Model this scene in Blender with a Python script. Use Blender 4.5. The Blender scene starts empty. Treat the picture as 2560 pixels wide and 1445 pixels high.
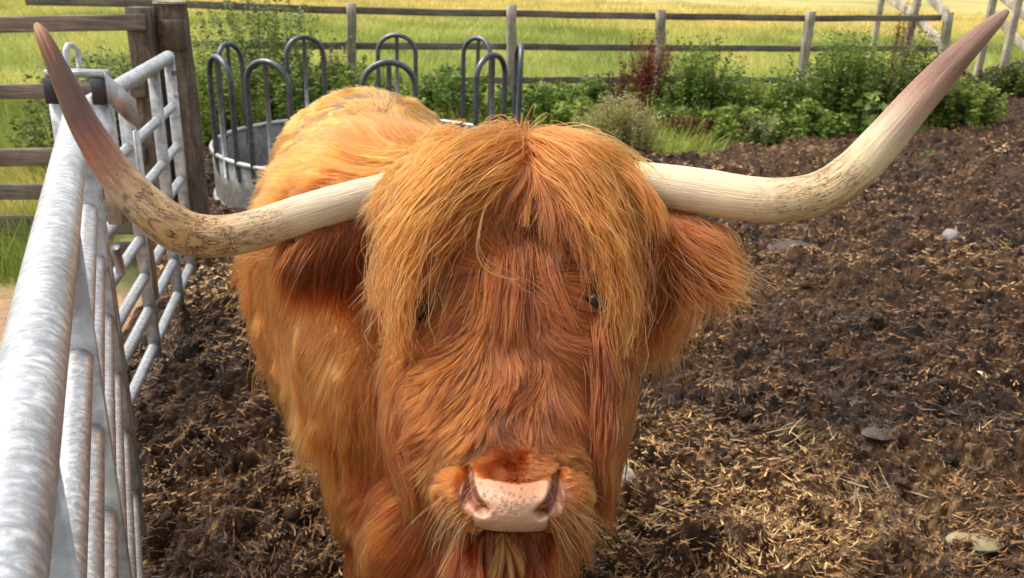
import bpy, math, random
import numpy as np
from mathutils import Vector, Matrix, kdtree

random.seed(7)
rng = np.random.default_rng(11)
S = bpy.context.scene
COL = S.collection

# ------------------------------------------------------------------ camera, world, sun
F = 2150.0; TH = math.radians(20.6); RO = math.radians(1.9); CH = 1.65
AX = np.array([1., 0, 0]); FW = np.array([0, math.cos(TH), -math.sin(TH)]); UU = np.array([0, math.sin(TH), math.cos(TH)])
RR = math.cos(RO) * AX + math.sin(RO) * UU
UP = math.cos(RO) * UU - math.sin(RO) * AX
CC = np.array([0, 0, CH])
cam_d = bpy.data.cameras.new('camera'); cam = bpy.data.objects.new('camera', cam_d); COL.objects.link(cam)
cam.matrix_world = Matrix(((RR[0], UP[0], -FW[0], 0), (RR[1], UP[1], -FW[1], 0), (RR[2], UP[2], -FW[2], CH), (0, 0, 0, 1)))
cam_d.sensor_width = 36; cam_d.lens = 36 * F / 2560; cam_d.clip_start = 0.05; cam_d.clip_end = 600
cam_d.dof.use_dof = True; cam_d.dof.focus_distance = 1.12; cam_d.dof.aperture_fstop = 11.0
S.camera = cam
SUN = Vector((-0.50, 0.16, 0.85)).normalized()      # direction towards the sun
w = bpy.data.worlds.new('World'); S.world = w; w.use_nodes = True
nt = w.node_tree; bg = nt.nodes['Background']
sky = nt.nodes.new('ShaderNodeTexSky'); sky.sky_type = 'NISHITA'; sky.sun_disc = False
sky.sun_elevation = math.asin(SUN.z); sky.sun_rotation = math.atan2(SUN.x, SUN.y)
sky.air_density = 1.0; sky.dust_density = 4.0; sky.ozone_density = 0.6
hs = nt.nodes.new('ShaderNodeHueSaturation'); hs.inputs['Saturation'].default_value = 0.22
nt.links.new(sky.outputs[0], hs.inputs['Color']); nt.links.new(hs.outputs[0], bg.inputs[0]); bg.inputs[1].default_value = 0.15
sd = bpy.data.lights.new('sun', 'SUN'); sun = bpy.data.objects.new('sun', sd); COL.objects.link(sun)
sd.energy = 1.5; sd.angle = math.radians(16); sd.color = (1.0, 0.93, 0.82)
sun.rotation_euler = SUN.to_track_quat('Z', 'Y').to_euler()
S.view_settings.view_transform = 'Standard'; S.view_settings.look = 'None'
S.view_settings.exposure = 0.86; S.view_settings.gamma = 1.0
S.cycles.max_bounces = 8; S.cycles.transparent_max_bounces = 8; S.cycles.transmission_bounces = 6
S.cycles.diffuse_bounces = 3; S.cycles.glossy_bounces = 4
S.cycles_curves.shape = 'RIBBONS'
S.cycles.use_denoising = True; S.cycles.denoising_prefilter = 'ACCURATE'; S.cycles.denoising_input_passes = 'RGB_ALBEDO_NORMAL'
S.cycles.sample_clamp_indirect = 4.0

# ------------------------------------------------------------------ helpers
def ray(px, py): return RR * (px - 1280) / F + UP * (722.5 - py) / F + FW
def PZ(px, py, z=0.0):
    d = ray(px, py); return CC + d * (z - CH) / d[2]
def PY(px, py, y):
    d = ray(px, py); return CC + d * y / d[1]
def PD(px, py, dep): return CC + ray(px, py) * dep
def proj(P):
    v = P - CC; wv = v @ FW
    return 1280 + F * (v @ RR) / wv, 722.5 - F * (v @ UP) / wv
def nrm(v): return v / (np.linalg.norm(v, axis=-1, keepdims=True) + 1e-9)
def A(*a): return np.array(a, float)

_tab = rng.random(4096 * 4)
def _h(i, j, k, s):
    n = (i * 73856093) ^ (j * 19349663) ^ (k * 83492791) ^ (s * 2654435)
    n = (n ^ (n >> 13)) * 1274126177
    return ((n ^ (n >> 16)) & 0xFFFFF) / float(0xFFFFF)
def noise(P, scale=1.0, seed=0):
    """value noise in -1..1 at points (N,3) or (N,2)"""
    P = np.asarray(P, float) * scale
    if P.shape[-1] == 2: P = np.concatenate([P, np.zeros(P.shape[:-1] + (1,))], -1)
    i = np.floor(P).astype(np.int64); f = P - i; f = f * f * (3 - 2 * f)
    r = 0
    for a in (0, 1):
        for b in (0, 1):
            for c in (0, 1):
                wgt = (f[..., 0] if a else 1 - f[..., 0]) * (f[..., 1] if b else 1 - f[..., 1]) * (f[..., 2] if c else 1 - f[..., 2])
                r = r + wgt * _h(i[..., 0] + a, i[..., 1] + b, i[..., 2] + c, seed)
    return r * 2 - 1
def fbm(P, scale, oct=4, seed=0, gain=.5):
    r = 0; a = 1; t = 0
    for o in range(oct):
        r = r + a * noise(P, scale * 2.03 ** o, seed + o * 17); t += a; a *= gain
    return r / t
def vnoise(P, scale, seed): return np.stack([noise(P, scale, seed + k * 101) for k in range(3)], -1)
def sstep(a, b, x):
    t = np.clip((x - a) / (b - a), 0, 1); return t * t * (3 - 2 * t)

def link(o, parent=None):
    COL.objects.link(o)
    if parent is not None: o.parent = parent
    return o
def tag(o, label=None, cat=None, group=None, kind=None):
    if label: o['label'] = label
    if cat: o['category'] = cat
    if group: o['group'] = group
    if kind: o['kind'] = kind
    return o
def thing(name, label, cat, loc=(0, 0, 0), group=None):
    o = bpy.data.objects.new(name, None); link(o); o.location = loc; o.empty_display_size = .1
    bpy.context.view_layer.update()
    return tag(o, label, cat, group)
def mesh_np(name, V, Fc, mat, parent=None, smooth=False, col=None, extra=None, world=True):
    """V (N,3), Fc (M,k) uniform faces; col (N,3) point colour; world: V in world space"""
    V = np.asarray(V, float); Fc = np.asarray(Fc)
    if parent is not None and world: V = V - np.array(parent.matrix_world.translation if parent.parent is None else parent_world(parent))
    me = bpy.data.meshes.new(name); k = Fc.shape[1]
    me.vertices.add(len(V)); me.vertices.foreach_set('co', V.astype(np.float32).ravel())
    me.loops.add(Fc.size); me.loops.foreach_set('vertex_index', Fc.astype(np.int32).ravel())
    me.polygons.add(len(Fc)); me.polygons.foreach_set('loop_start', np.arange(len(Fc), dtype=np.int32) * k)
    me.polygons.foreach_set('loop_total', np.full(len(Fc), k, np.int32))
    if smooth: me.polygons.foreach_set('use_smooth', np.ones(len(Fc), bool))
    me.update(calc_edges=True)
    if col is not None:
        a = me.attributes.new('col', 'FLOAT_COLOR', 'POINT')
        a.data.foreach_set('color', np.concatenate([col, np.ones((len(V), 1))], 1).astype(np.float32).ravel())
    for n, arr in (extra or {}).items():
        a = me.attributes.new(n, 'FLOAT', 'POINT'); a.data.foreach_set('value', np.asarray(arr, np.float32))
    if mat: me.materials.append(mat)
    return link(bpy.data.objects.new(name, me), parent)
def parent_world(p):
    v = np.zeros(3)
    while p is not None:
        v = v + np.array(p.location); p = p.parent
    return v

class MB:
    """collects quads; build() makes one mesh object"""
    def __init__(s): s.v = []; s.f = []; s.n = 0
    def add(s, V, Q):
        s.v.append(np.asarray(V, float)); s.f.append(np.asarray(Q) + s.n); s.n += len(V); return s
    def beam(s, p, q, wv, hv, seg=1, jit=0, seed=0):
        """box from p to q; wv,hv half extent vectors, cut into seg pieces so the timber can be uneven"""
        p, q, wv, hv = map(np.asarray, (p, q, wv, hv)); bev = .82
        prof = [(-1, -bev), (-bev, -1), (bev, -1), (1, -bev), (1, bev), (bev, 1), (-bev, 1), (-1, bev)]
        t = np.linspace(0, 1, seg + 1); V = []
        for ti in t:
            c = p + (q - p) * ti
            if jit: c = c + wv * jit * noise(A(ti * 7, seed, 1.))* 1.0 + hv * jit * noise(A(ti * 5, seed, 9.))
            for a, b in prof: V.append(c + wv * a + hv * b)
        V = np.array(V); Q = []
        for i in range(seg):
            for j in range(8):
                a = i * 8 + j; b = i * 8 + (j + 1) % 8; Q.append((a, b, b + 8, a + 8))
        for base, flip in ((0, True), (seg * 8, False)):
            for q4 in ((0, 1, 2, 3), (0, 3, 4, 7), (7, 4, 5, 6)):
                q4 = tuple(base + x for x in q4); Q.append(q4[::-1] if flip else q4)
        return s.add(V, Q)
    def tube(s, pts, r, n=16, cap=True):
        pts = np.asarray(pts, float); m = len(pts); r = np.broadcast_to(r, (m,))
        T = nrm(np.gradient(pts, axis=0)); ref = A(0, 0, 1) if abs(T[0][2]) < .9 else A(1, 0, 0)
        U = nrm(np.cross(T[0], ref)); V = []
        for i in range(m):
            U = nrm(U - T[i] * (U @ T[i])); W = np.cross(T[i], U)
            a = np.linspace(0, 2 * np.pi, n, endpoint=False)[:, None]
            V.append(pts[i] + r[i] * (np.cos(a) * U + np.sin(a) * W))
        V = np.concatenate(V); Q = [(i * n + j, i * n + (j + 1) % n, (i + 1) * n + (j + 1) % n, (i + 1) * n + j) for i in range(m - 1) for j in range(n)]
        if cap:
            for base, fl in ((0, 1), ((m - 1) * n, 0)):
                for j in range(1, n // 2):
                    q4 = (base + j, base + j - 1 if 0 else base + (j - 1), base + (n - j) % n, base + n - j - 1)
                    q4 = (base + j - 1, base + j, base + n - 1 - j, base + (n - j) % n)
                    Q.append(q4 if fl else q4[::-1])
        return s.add(V, Q)
    def build(s, name, mat, parent=None, smooth=False):
        return mesh_np(name, np.concatenate(s.v), np.concatenate(s.f), mat, parent, smooth)

HT = np.array([.375, .165, .050])
def hair(name, P, mat, parent, r0, col, rtip=.25, smooth_dof=None):
    """P (N,K,3) world points; r0 root radius (scalar or (N,)); col (N,3)"""
    N, K, _ = P.shape
    P = P - (parent_world(parent) if parent is not None else 0)
    c = bpy.data.hair_curves.new(name); c.add_curves([K] * N)
    c.position_data.foreach_set('vector', P.astype(np.float32).ravel())
    prof = 1 - (1 - rtip) * np.linspace(0, 1, K) ** 2
    R = np.broadcast_to(np.asarray(r0, float).reshape(-1, 1), (N, 1)) * prof
    a = c.attributes.new('radius', 'FLOAT', 'POINT'); a.data.foreach_set('value', R.astype(np.float32).ravel())
    a = c.attributes.new('col', 'FLOAT_COLOR', 'CURVE')
    a.data.foreach_set('color', np.concatenate([col * HT, np.ones((N, 1))], 1).astype(np.float32).ravel())
    c.materials.append(mat)
    return link(bpy.data.objects.new(name, c), parent)

# ------------------------------------------------------------------ materials
def newmat(name):
    m = bpy.data.materials.new(name); m.use_nodes = True
    return m, m.node_tree, m.node_tree.nodes['Principled BSDF']
def N(nt, t, **kw):
    n = nt.nodes.new(t)
    for k, v in kw.items():
        if k in n.inputs.keys(): n.inputs[k].default_value = v
        else: setattr(n, k, v)
    return n
def ramp(nt, fac, stops):
    r = nt.nodes.new('ShaderNodeValToRGB'); e = r.color_ramp.elements
    while len(e) < len(stops): e.new(.5)
    for i, (p, c) in enumerate(stops):
        e[i].position = p; e[i].color = tuple(c) + (1,) if len(c) == 3 else c
    nt.links.new(fac, r.inputs[0]); return r
def mixc(nt, mode, fac, a, b):
    n = nt.nodes.new('ShaderNodeMix'); n.data_type = 'RGBA'; n.blend_type = mode
    for s_, v in ((n.inputs[0], fac), (n.inputs[6], a), (n.inputs[7], b)):
        if hasattr(v, 'links'): nt.links.new(v, s_)
        else: s_.default_value = v if not isinstance(v, tuple) else (tuple(v) + (1,))[:4]
    return n.outputs[2]
def coords(nt, scale=(1, 1, 1), kind='Object'):
    tc = nt.nodes.new('ShaderNodeTexCoord'); mp = nt.nodes.new('ShaderNodeMapping'); mp.inputs['Scale'].default_value = scale
    nt.links.new(tc.outputs[kind], mp.inputs[0]); return mp.outputs[0]
def bump(nt, bs, h, strength, dist):
    b = nt.nodes.new('ShaderNodeBump'); b.inputs['Strength'].default_value = strength; b.inputs['Distance'].default_value = dist
    nt.links.new(h, b.inputs['Height']); nt.links.new(b.outputs[0], bs.inputs['Normal']); return b
def attr(nt, n='col'):
    a = nt.nodes.new('ShaderNodeAttribute'); a.attribute_name = n; return a

def mat_hair(name, rough=.42, spec=1.0):
    m = bpy.data.materials.new(name); m.use_nodes = True; nt = m.node_tree; nt.nodes.clear()
    out = nt.nodes.new('ShaderNodeOutputMaterial'); h = nt.nodes.new('ShaderNodeBsdfHairPrincipled')
    h.model = 'CHIANG'; h.parametrization = 'COLOR'
    h.inputs['Roughness'].default_value = rough; h.inputs['Radial Roughness'].default_value = .55
    h.inputs['Random Roughness'].default_value = .2
    a = attr(nt); nt.links.new(a.outputs['Color'], h.inputs['Color']); nt.links.new(h.outputs[0], out.inputs[0])
    return m
M_HAIR = mat_hair('red_hair')

def mat_wood(name, c1, c2, c3, sc=1.0):
    m, nt, b = newmat(name); L = nt.links
    # attribute-free: stretch noise along each timber using generated coordinates of world-sized object space
    co = coords(nt, (14 * sc, 14 * sc, 2.2 * sc))
    n1 = N(nt, 'ShaderNodeTexNoise', Scale=3.0, Detail=8.0, Roughness=.7); L.new(co, n1.inputs['Vector'])
    co2 = coords(nt, (1, 1, 1)); n2 = N(nt, 'ShaderNodeTexNoise', Scale=3.5, Detail=4.0); L.new(co2, n2.inputs['Vector'])
    n3 = N(nt, 'ShaderNodeTexNoise', Scale=60.0, Detail=3.0); L.new(co2, n3.inputs['Vector'])
    r = ramp(nt, n1.outputs[0], [(.3, c1), (.5, c2), (.72, c3)])
    r2 = ramp(nt, n2.outputs[0], [(.35, (.55, .55, .5)), (.65, (1.1, 1.1, 1.1))])
    c = mixc(nt, 'MULTIPLY', 1.0, r.outputs[0], r2.outputs[0])
    r3 = ramp(nt, n3.outputs[0], [(.35, (.7, .7, .7)), (.6, (1.05, 1.05, 1.05))])
    c = mixc(nt, 'MULTIPLY', 1.0, c, r3.outputs[0]); L.new(c, b.inputs['Base Color'])
    b.inputs['Roughness'].default_value = .85; bump(nt, b, n1.outputs[0], .6, .01)
    return m
def mat_rail(name, c1, c2, c3):
    m, nt, b = newmat(name); L = nt.links
    co = coords(nt, (2.0, 2.0, 40.0))
    n1 = N(nt, 'ShaderNodeTexNoise', Scale=2.0, Detail=8.0, Roughness=.7); L.new(co, n1.inputs['Vector'])
    co2 = coords(nt); n2 = N(nt, 'ShaderNodeTexNoise', Scale=2.2, Detail=6.0, Roughness=.65); L.new(co2, n2.inputs['Vector'])
    r = ramp(nt, n1.outputs[0], [(.3, c1), (.52, c2), (.75, c3)])
    r2 = ramp(nt, n2.outputs[0], [(.35, (.5, .5, .47)), (.62, (1.15, 1.13, 1.1))])
    c = mixc(nt, 'MULTIPLY', 1.0, r.outputs[0], r2.outputs[0]); L.new(c, b.inputs['Base Color'])
    b.inputs['Roughness'].default_value = .85; bump(nt, b, n1.outputs[0], .5, .008)
    return m
M_POST = mat_wood('weathered_post_wood', (.20, .165, .125), (.46, .40, .32), (.68, .61, .50))
M_RAIL = mat_rail('weathered_rail_wood', (.085, .07, .055), (.205, .17, .135), (.38, .325, .265))
M_DARKPOST = mat_wood('dark_post_wood', (.06, .042, .03), (.16, .12, .09), (.30, .235, .18), .8)

def mat_galv(name, base=(.60, .615, .63), stretch=(1, 1, 1), metal=.55, rough=.42):
    m, nt, b = newmat(name); L = nt.links
    co = coords(nt, stretch)
    n1 = N(nt, 'ShaderNodeTexNoise', Scale=22.0, Detail=6.0, Roughness=.62); L.new(co, n1.inputs['Vector'])
    n2 = N(nt, 'ShaderNodeTexVoronoi', Scale=70.0); L.new(co, n2.inputs['Vector'])
    n3 = N(nt, 'ShaderNodeTexNoise', Scale=4.0, Detail=3.0); L.new(coords(nt), n3.inputs['Vector'])
    r = ramp(nt, n1.outputs[0], [(.32, tuple(x * .62 for x in base)), (.55, base), (.75, tuple(min(1, x * 1.3) for x in base))])
    r3 = ramp(nt, n3.outputs[0], [(.4, (.82, .81, .80)), (.65, (1.06, 1.06, 1.06))])
    c = mixc(nt, 'MULTIPLY', 1.0, r.outputs[0], r3.outputs[0])
    bw_ = N(nt, 'ShaderNodeRGBToBW'); L.new(n2.outputs['Color'], bw_.inputs[0]); c = mixc(nt, 'MULTIPLY', .25, c, bw_.outputs[0])
    L.new(c, b.inputs['Base Color']); b.inputs['Metallic'].default_value = metal
    rr = ramp(nt, n1.outputs[0], [(.3, (rough + .15,) * 3), (.7, (rough - .1,) * 3)]); L.new(rr.outputs[0], b.inputs['Roughness'])
    bump(nt, b, n1.outputs[0], .35, .004)
    return m
M_GALV = mat_galv('galvanised_steel')
M_GALVD = mat_galv('grey_galvanised_steel', (.15, .165, .185), metal=.7, rough=.4)
# galvanised tube with drawn zinc ridges running round it and wet beads
m, nt, b = newmat('galvanised_top_tube'); L = nt.links; M_TUBE = m
ag = attr(nt, 'along'); ar = attr(nt, 'around')
cmb = N(nt, 'ShaderNodeCombineXYZ'); L.new(ag.outputs['Fac'], cmb.inputs[0]); L.new(ar.outputs['Fac'], cmb.inputs[1])
mp = N(nt, 'ShaderNodeMapping'); mp.inputs['Scale'].default_value = (90, 5, 1); L.new(cmb.outputs[0], mp.inputs[0])
n1 = N(nt, 'ShaderNodeTexNoise', Scale=1.0, Detail=5.0, Roughness=.6, Distortion=.6); L.new(mp.outputs[0], n1.inputs['Vector'])
mp2 = N(nt, 'ShaderNodeMapping'); mp2.inputs['Scale'].default_value = (160, 26, 1); L.new(cmb.outputs[0], mp2.inputs[0])
vo = N(nt, 'ShaderNodeTexVoronoi', Scale=1.0); L.new(mp2.outputs[0], vo.inputs['Vector'])
mp3 = N(nt, 'ShaderNodeMapping'); mp3.inputs['Scale'].default_value = (7, 1.6, 1); L.new(cmb.outputs[0], mp3.inputs[0])
n3 = N(nt, 'ShaderNodeTexNoise', Scale=1.0, Detail=4.0); L.new(mp3.outputs[0], n3.inputs['Vector'])
r = ramp(nt, n1.outputs[0], [(.30, (.27, .285, .30)), (.50, (.44, .455, .47)), (.66, (.74, .75, .76))])
r3 = ramp(nt, n3.outputs[0], [(.35, (.80, .79, .77)), (.62, (1.05, 1.05, 1.05))])
c = mixc(nt, 'MULTIPLY', 1.0, r.outputs[0], r3.outputs[0]); L.new(c, b.inputs['Base Color'])
b.inputs['Metallic'].default_value = .5
rr = ramp(nt, n1.outputs[0], [(.35, (.5, .5, .5)), (.65, (.3, .3, .3))]); L.new(rr.outputs[0], b.inputs['Roughness'])
rv = ramp(nt, vo.outputs['Distance'], [(.0, (1, 1, 1)), (.16, (0, 0, 0))])
ad = N(nt, 'ShaderNodeMath', operation='ADD'); L.new(n1.outputs[0], ad.inputs[0]); L.new(rv.outputs[0], ad.inputs[1])
bump(nt, b, ad.outputs[0], .45, .003)

m, nt, b = newmat('black_rubber'); M_RUBBER = m; b.inputs['Base Color'].default_value = (.025, .025, .028, 1); b.inputs['Roughness'].default_value = .6
n1 = N(nt, 'ShaderNodeTexNoise', Scale=80.0, Detail=4.0); bump(nt, b, n1.outputs[0], .2, .002)

def mat_attr(name, rough=.8, sss=0, trans=0, bumpsc=None, bstr=.3, bd=.003, var=None):
    m, nt, b = newmat(name); a = attr(nt); c = a.outputs['Color']
    if var:
        n = N(nt, 'ShaderNodeTexNoise', Scale=var[0], Detail=5.0, Roughness=.65); nt.links.new(coords(nt), n.inputs['Vector'])
        r = ramp(nt, n.outputs[0], [(.32, (1 - var[1],) * 3), (.68, (1 + var[1],) * 3)]); c = mixc(nt, 'MULTIPLY', 1.0, c, r.outputs[0])
    nt.links.new(c, b.inputs['Base Color']); b.inputs['Roughness'].default_value = rough
    if bumpsc:
        n = N(nt, 'ShaderNodeTexNoise', Scale=bumpsc, Detail=6.0, Roughness=.65); nt.links.new(coords(nt), n.inputs['Vector']); bump(nt, b, n.outputs[0], bstr, bd)
    if trans:
        t = nt.nodes.new('ShaderNodeBsdfTranslucent'); nt.links.new(c, t.inputs[0]); mx = nt.nodes.new('ShaderNodeMixShader'); mx.inputs[0].default_value = trans
        nt.links.new(b.outputs[0], mx.inputs[1]); nt.links.new(t.outputs[0], mx.inputs[2]); nt.links.new(mx.outputs[0], nt.nodes['Material Output'].inputs[0])
    return m
M_LEAF = mat_attr('leaf', .55, trans=.35)
M_GRASS = mat_attr('grass_blades', .6, trans=.35)
M_STRAW = mat_attr('straw', .6)
M_MUD = mat_attr('mud', .6, bumpsc=110.0, bstr=1.0, bd=.012, var=(60.0, .5)); M_MUD.node_tree.nodes['Principled BSDF'].inputs['Specular IOR Level'].default_value = .22
M_FIELD = mat_attr('field_soil', .9, bumpsc=30.0, bstr=.6, bd=.03, var=(9.0, .3))
M_SKIN = mat_attr('hide', .7, var=(40.0, .15))
M_STONE = mat_attr('stone', .75, bumpsc=60.0, bstr=.7, bd=.006, var=(25.0, .25))

# ------------------------------------------------------------------ setting: field and mud yard
def in_poly(x, y, poly):
    inside = np.zeros(x.shape, bool); dist = np.full(x.shape, 1e9); n = len(poly)
    for i in range(n):
        (x1, y1), (x2, y2) = poly[i], poly[(i + 1) % n]
        c = ((y1 > y) != (y2 > y)) & (x < (x2 - x1) * (y - y1) / (y2 - y1 + 1e-12) + x1); inside ^= c
        dx, dy = x2 - x1, y2 - y1; t = np.clip(((x - x1) * dx + (y - y1) * dy) / (dx * dx + dy * dy), 0, 1)
        dist = np.minimum(dist, np.hypot(x - x1 - t * dx, y - y1 - t * dy))
    return np.where(inside, dist, -dist)
MUD_POLY = [(-1.5, -1.5), (-1.35, 1.9), (-1.75, 3.2), (-2.25, 4.9), (-2.9, 6.5), (-2.9, 8.3), (-1, 8.6), (.3, 8.0), (1.0, 8.15), (1.76, 8.3), (2.4, 8.9), (3.1, 9.2), (4.1, 9.6),
            (4.9, 10.1), (5.5, 11.4), (6.6, 13.6), (8.2, 16.2), (11, 20), (12.6, 19.6), (9.4, 14.8), (7.6, 12.4), (6.9, 10.6), (7.4, 8), (8.5, 4), (9, -1.5)]
HOOF = [(rng.uniform(-.5, .75) * yy, yy, rng.uniform(0, 6.3)) for yy in np.exp(rng.uniform(math.log(1.9), math.log(8.5), 150))]
def ground_z(x, y):
    """mud heights; also used to set things on the yard"""
    P = np.stack([x, y], -1)
    sdm = in_poly(x, y, MUD_POLY) + .25 * fbm(P, 2.2, 3, 5)
    inn = sstep(-.05, .12, sdm)
    z = .035 * fbm(P, 1.1, 3, 1) + .060 * fbm(P, 5.0, 3, 2)
    c1 = np.abs(noise(P + .1 * vnoise(P, 6, 3)[..., :2], 11, 4)); c2 = np.abs(noise(P + .04 * vnoise(P, 17, 8)[..., :2], 26, 9)); c3 = noise(P, 62, 12); c4 = noise(P, 120, 15)
    z = z + .064 * (c1 ** .8 - .4) + .034 * (c2 - .35) + .012 * c3 + .006 * c4
    hp = np.zeros(x.shape)
    for hx, hy, ha in HOOF:
        m_ = (np.abs(x - hx) < .14) & (np.abs(y - hy) < .14)
        if m_.any():
            dx = x[m_] - hx; dy = y[m_] - hy; u_ = dx * math.cos(ha) + dy * math.sin(ha); v_ = -dx * math.sin(ha) + dy * math.cos(ha); q_ = np.hypot(u_ / .062, v_ / .050)
            hp[m_] += -.045 * np.exp(-q_ ** 4) * (1 - .5 * np.exp(-(v_ / .008) ** 2)) + .018 * np.exp(-((q_ - 1.35) / .28) ** 2)
    z = z + hp
    z = z + .13 * np.exp(-(((x + 1.05) / .22) ** 2 + ((y - 3.5) / 1.1) ** 2)) + .10 * np.exp(-(((x + 1.9) / .5) ** 2 + ((y - 5.0) / .5) ** 2))
    return z * inn + .03 * inn - .12 * (1 - inn), inn, sdm
def build_mud():
    us = np.linspace(-.80, .98, 700); ys = 1.1 * np.exp(np.arange(0, math.log(20 / 1.1), .0032))
    Y, Ug = np.meshgrid(ys, us, indexing='ij'); X = Ug * (Y + .25)
    jx = .3 * .0032
    X = X + rng.normal(size=X.shape) * jx * Y; Yj = Y + rng.normal(size=X.shape) * jx * Y
    z, inn, sdm = ground_z(X, Yj)
    V = np.stack([X, Yj, z], -1).reshape(-1, 3); nx = len(us); ny = len(ys)
    idx = np.arange(nx * ny).reshape(ny, nx); Q = np.stack([idx[:-1, :-1], idx[:-1, 1:], idx[1:, 1:], idx[1:, :-1]], -1).reshape(-1, 4)
    keep = (inn.ravel()[Q].max(1) > 0.001); Q = Q[keep]
    used = np.unique(Q); remap = -np.ones(len(V), int); remap[used] = np.arange(len(used)); Q = remap[Q]; V = V[used]
    P2 = V[:, :2]
    a = fbm(P2, .9, 4, 31); b_ = fbm(P2, 7, 4, 33); c_ = noise(P2, 45, 35); d_ = noise(P2, 110, 36)
    dark = A(.013, .0065, .003); mid = A(.068, .031, .011); pale = A(.30, .185, .09); grey = A(.09, .068, .052)
    t = np.clip(.46 + .30 * a + .35 * b_ + .28 * c_ + .2 * d_, 0, 1)[:, None]
    C = dark + (mid - dark) * sstep(.2, .6, t) + (pale - mid) * sstep(.72, 1.0, t)
    g = sstep(.35, .6, fbm(P2, 3.2, 3, 37))[:, None]; C = C * (1 - .25 * g) + grey * .25 * g
    tan = A(.30, .18, .10); gg = (sstep(-.9, -1.4, P2[:, 0]) * sstep(1.5, 2.2, P2[:, 1]) * sstep(5.5, 4.4, P2[:, 1]))[:, None]
    C = C * (1 - .0 * gg)
    return tag(mesh_np('mud_yard', V, Q, M_MUD, col=C, smooth=True), kind='structure')
build_mud()

def field_col(P2):
    y = P2[:, 1]; gold = sstep(22, 33, y + 3 * fbm(P2, .25, 2, 52)) ; a = fbm(P2, .45, 4, 51); b_ = fbm(P2, 3, 3, 53)
    green = A(.22, .28, .05); lime = A(.42, .45, .11); yel = A(.66, .54, .18); straw = A(.80, .60, .22)
    t = np.clip(.38 + .9 * a + .25 * b_, 0, 1)[:, None]
    C = green + (lime - green) * sstep(.15, .6, t) + (yel - lime) * sstep(.6, 1.0, t) * .8
    C = C + (straw - C) * (gold * (.55 + .3 * np.clip(a + b_, -1, 1)))[:, None]
    return np.clip(C, .01, 1)
def build_field():
    xs = np.concatenate([np.linspace(-140, -16, 30), np.linspace(-15, 22, 160), np.linspace(24, 160, 30)])
    ys = np.concatenate([np.linspace(-40, -1, 10), np.linspace(0, 45, 260), np.linspace(48, 260, 40)])
    X, Y = np.meshgrid(xs, ys); P = np.stack([X, Y], -1).reshape(-1, 2)
    z = -.035 + .03 * fbm(P, .6, 3, 41) * sstep(10, 14, P[:, 1]) + .02 * fbm(P, 3, 2, 42) * sstep(11, 14, P[:, 1])
    sdm = in_poly(P[:, 0], P[:, 1], MUD_POLY)
    V = np.concatenate([P, z[:, None]], 1); nx = len(xs); ny = len(ys); idx = np.arange(nx * ny).reshape(ny, nx)
    Q = np.stack([idx[:-1, :-1], idx[:-1, 1:], idx[1:, 1:], idx[1:, :-1]], -1).reshape(-1, 4)
    C = field_col(P) * .7
    soil = A(.07, .05, .03); k = sstep(-.3, .3, sdm)[:, None]; C = C * (1 - k) + soil * k
    tan = A(.36, .22, .12); gg = (sstep(-.9, -1.3, P[:, 0]) * sstep(4.5, 4.0, P[:, 1]))[:, None]; C = C * (1 - gg) + tan * gg
    return tag(mesh_np('field_ground', V, Q, M_FIELD, col=C, smooth=True), kind='structure')
build_field()

# ------------------------------------------------------------------ grass, straw
def ribbons(roots, dirs, lens, wid, bend, cols, sidev=None, K=3):
    """bent tapering blades: roots (N,3) dirs (N,3) unit; bend = (N,3) added quadratically"""
    n = len(roots); t = np.linspace(0, 1, K)
    P = roots[:, None] + dirs[:, None] * (lens[:, None, None] * t[None, :, None]) + bend[:, None] * (t ** 2)[None, :, None]
    if sidev is None: sidev = nrm(np.cross(dirs, nrm(rng.normal(size=(n, 3)))))
    wp = (1 - .85 * t ** 1.5)[None, :, None] * wid[:, None, None]
    V = np.stack([P - sidev[:, None] * wp, P + sidev[:, None] * wp], 2).reshape(-1, 3)
    base = (np.arange(n) * K * 2)[:, None]
    Q = np.concatenate([base + np.array([2 * k, 2 * k + 1, 2 * k + 3, 2 * k + 2]) for k in range(K - 1)], 0)
    return V, Q, np.repeat(cols, K * 2, 0)

def scatter_grass(name, n, xr, yr, hmin, hmax, wmul, accept, label, colf, ylog=True, lean=.5):
    if ylog: y = np.exp(rng.uniform(math.log(yr[0]), math.log(yr[1]), n))
    else: y = rng.uniform(*yr, n)
    x = rng.uniform(*xr, n) * (y / yr[1] if xr[2:] else 1) if False else rng.uniform(xr[0], xr[1], n)
    P2 = np.stack([x, y], -1); ok = accept(P2); P2 = P2[ok]; n = len(P2)
    tuft = .5 + .5 * fbm(P2, 1.7, 3, 61)
    h = (hmin + (hmax - hmin) * rng.random(n) ** 1.3) * (.5 + 1.0 * tuft)
    d = nrm(np.stack([rng.normal(size=n) * lean * .6, rng.normal(size=n) * lean * .6, np.ones(n)], -1))
    wind = np.stack([noise(P2, .8, 71), noise(P2, .8, 72), -.25 * np.ones(n)], -1) * (h * .5)[:, None] + rng.normal(size=(n, 3)) * (h * .15)[:, None]
    C = colf(P2) * (.8 + .75 * rng.random((n, 1)))
    yl = rng.random(n) < .18; C[yl] = C[yl] * .4 + A(.55, .42, .17) * .6
    wd = wmul * (.6 + .8 * rng.random(n)) * P2[:, 1]
    V, Q, Cc = ribbons(np.concatenate([P2, np.full((n, 1), -.05)], 1), d, h, wd, wind, C)
    return tag(mesh_np(name, V, Q, M_GRASS, col=Cc), label, 'grass', kind='stuff')
def f_acc(P2):
    u = P2[:, 0] / P2[:, 1]; s = in_poly(P2[:, 0], P2[:, 1], MUD_POLY) + .2 * fbm(P2, 2.5, 2, 66)
    return (u > -.80) & (u < .82) & (s < 0)
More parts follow.
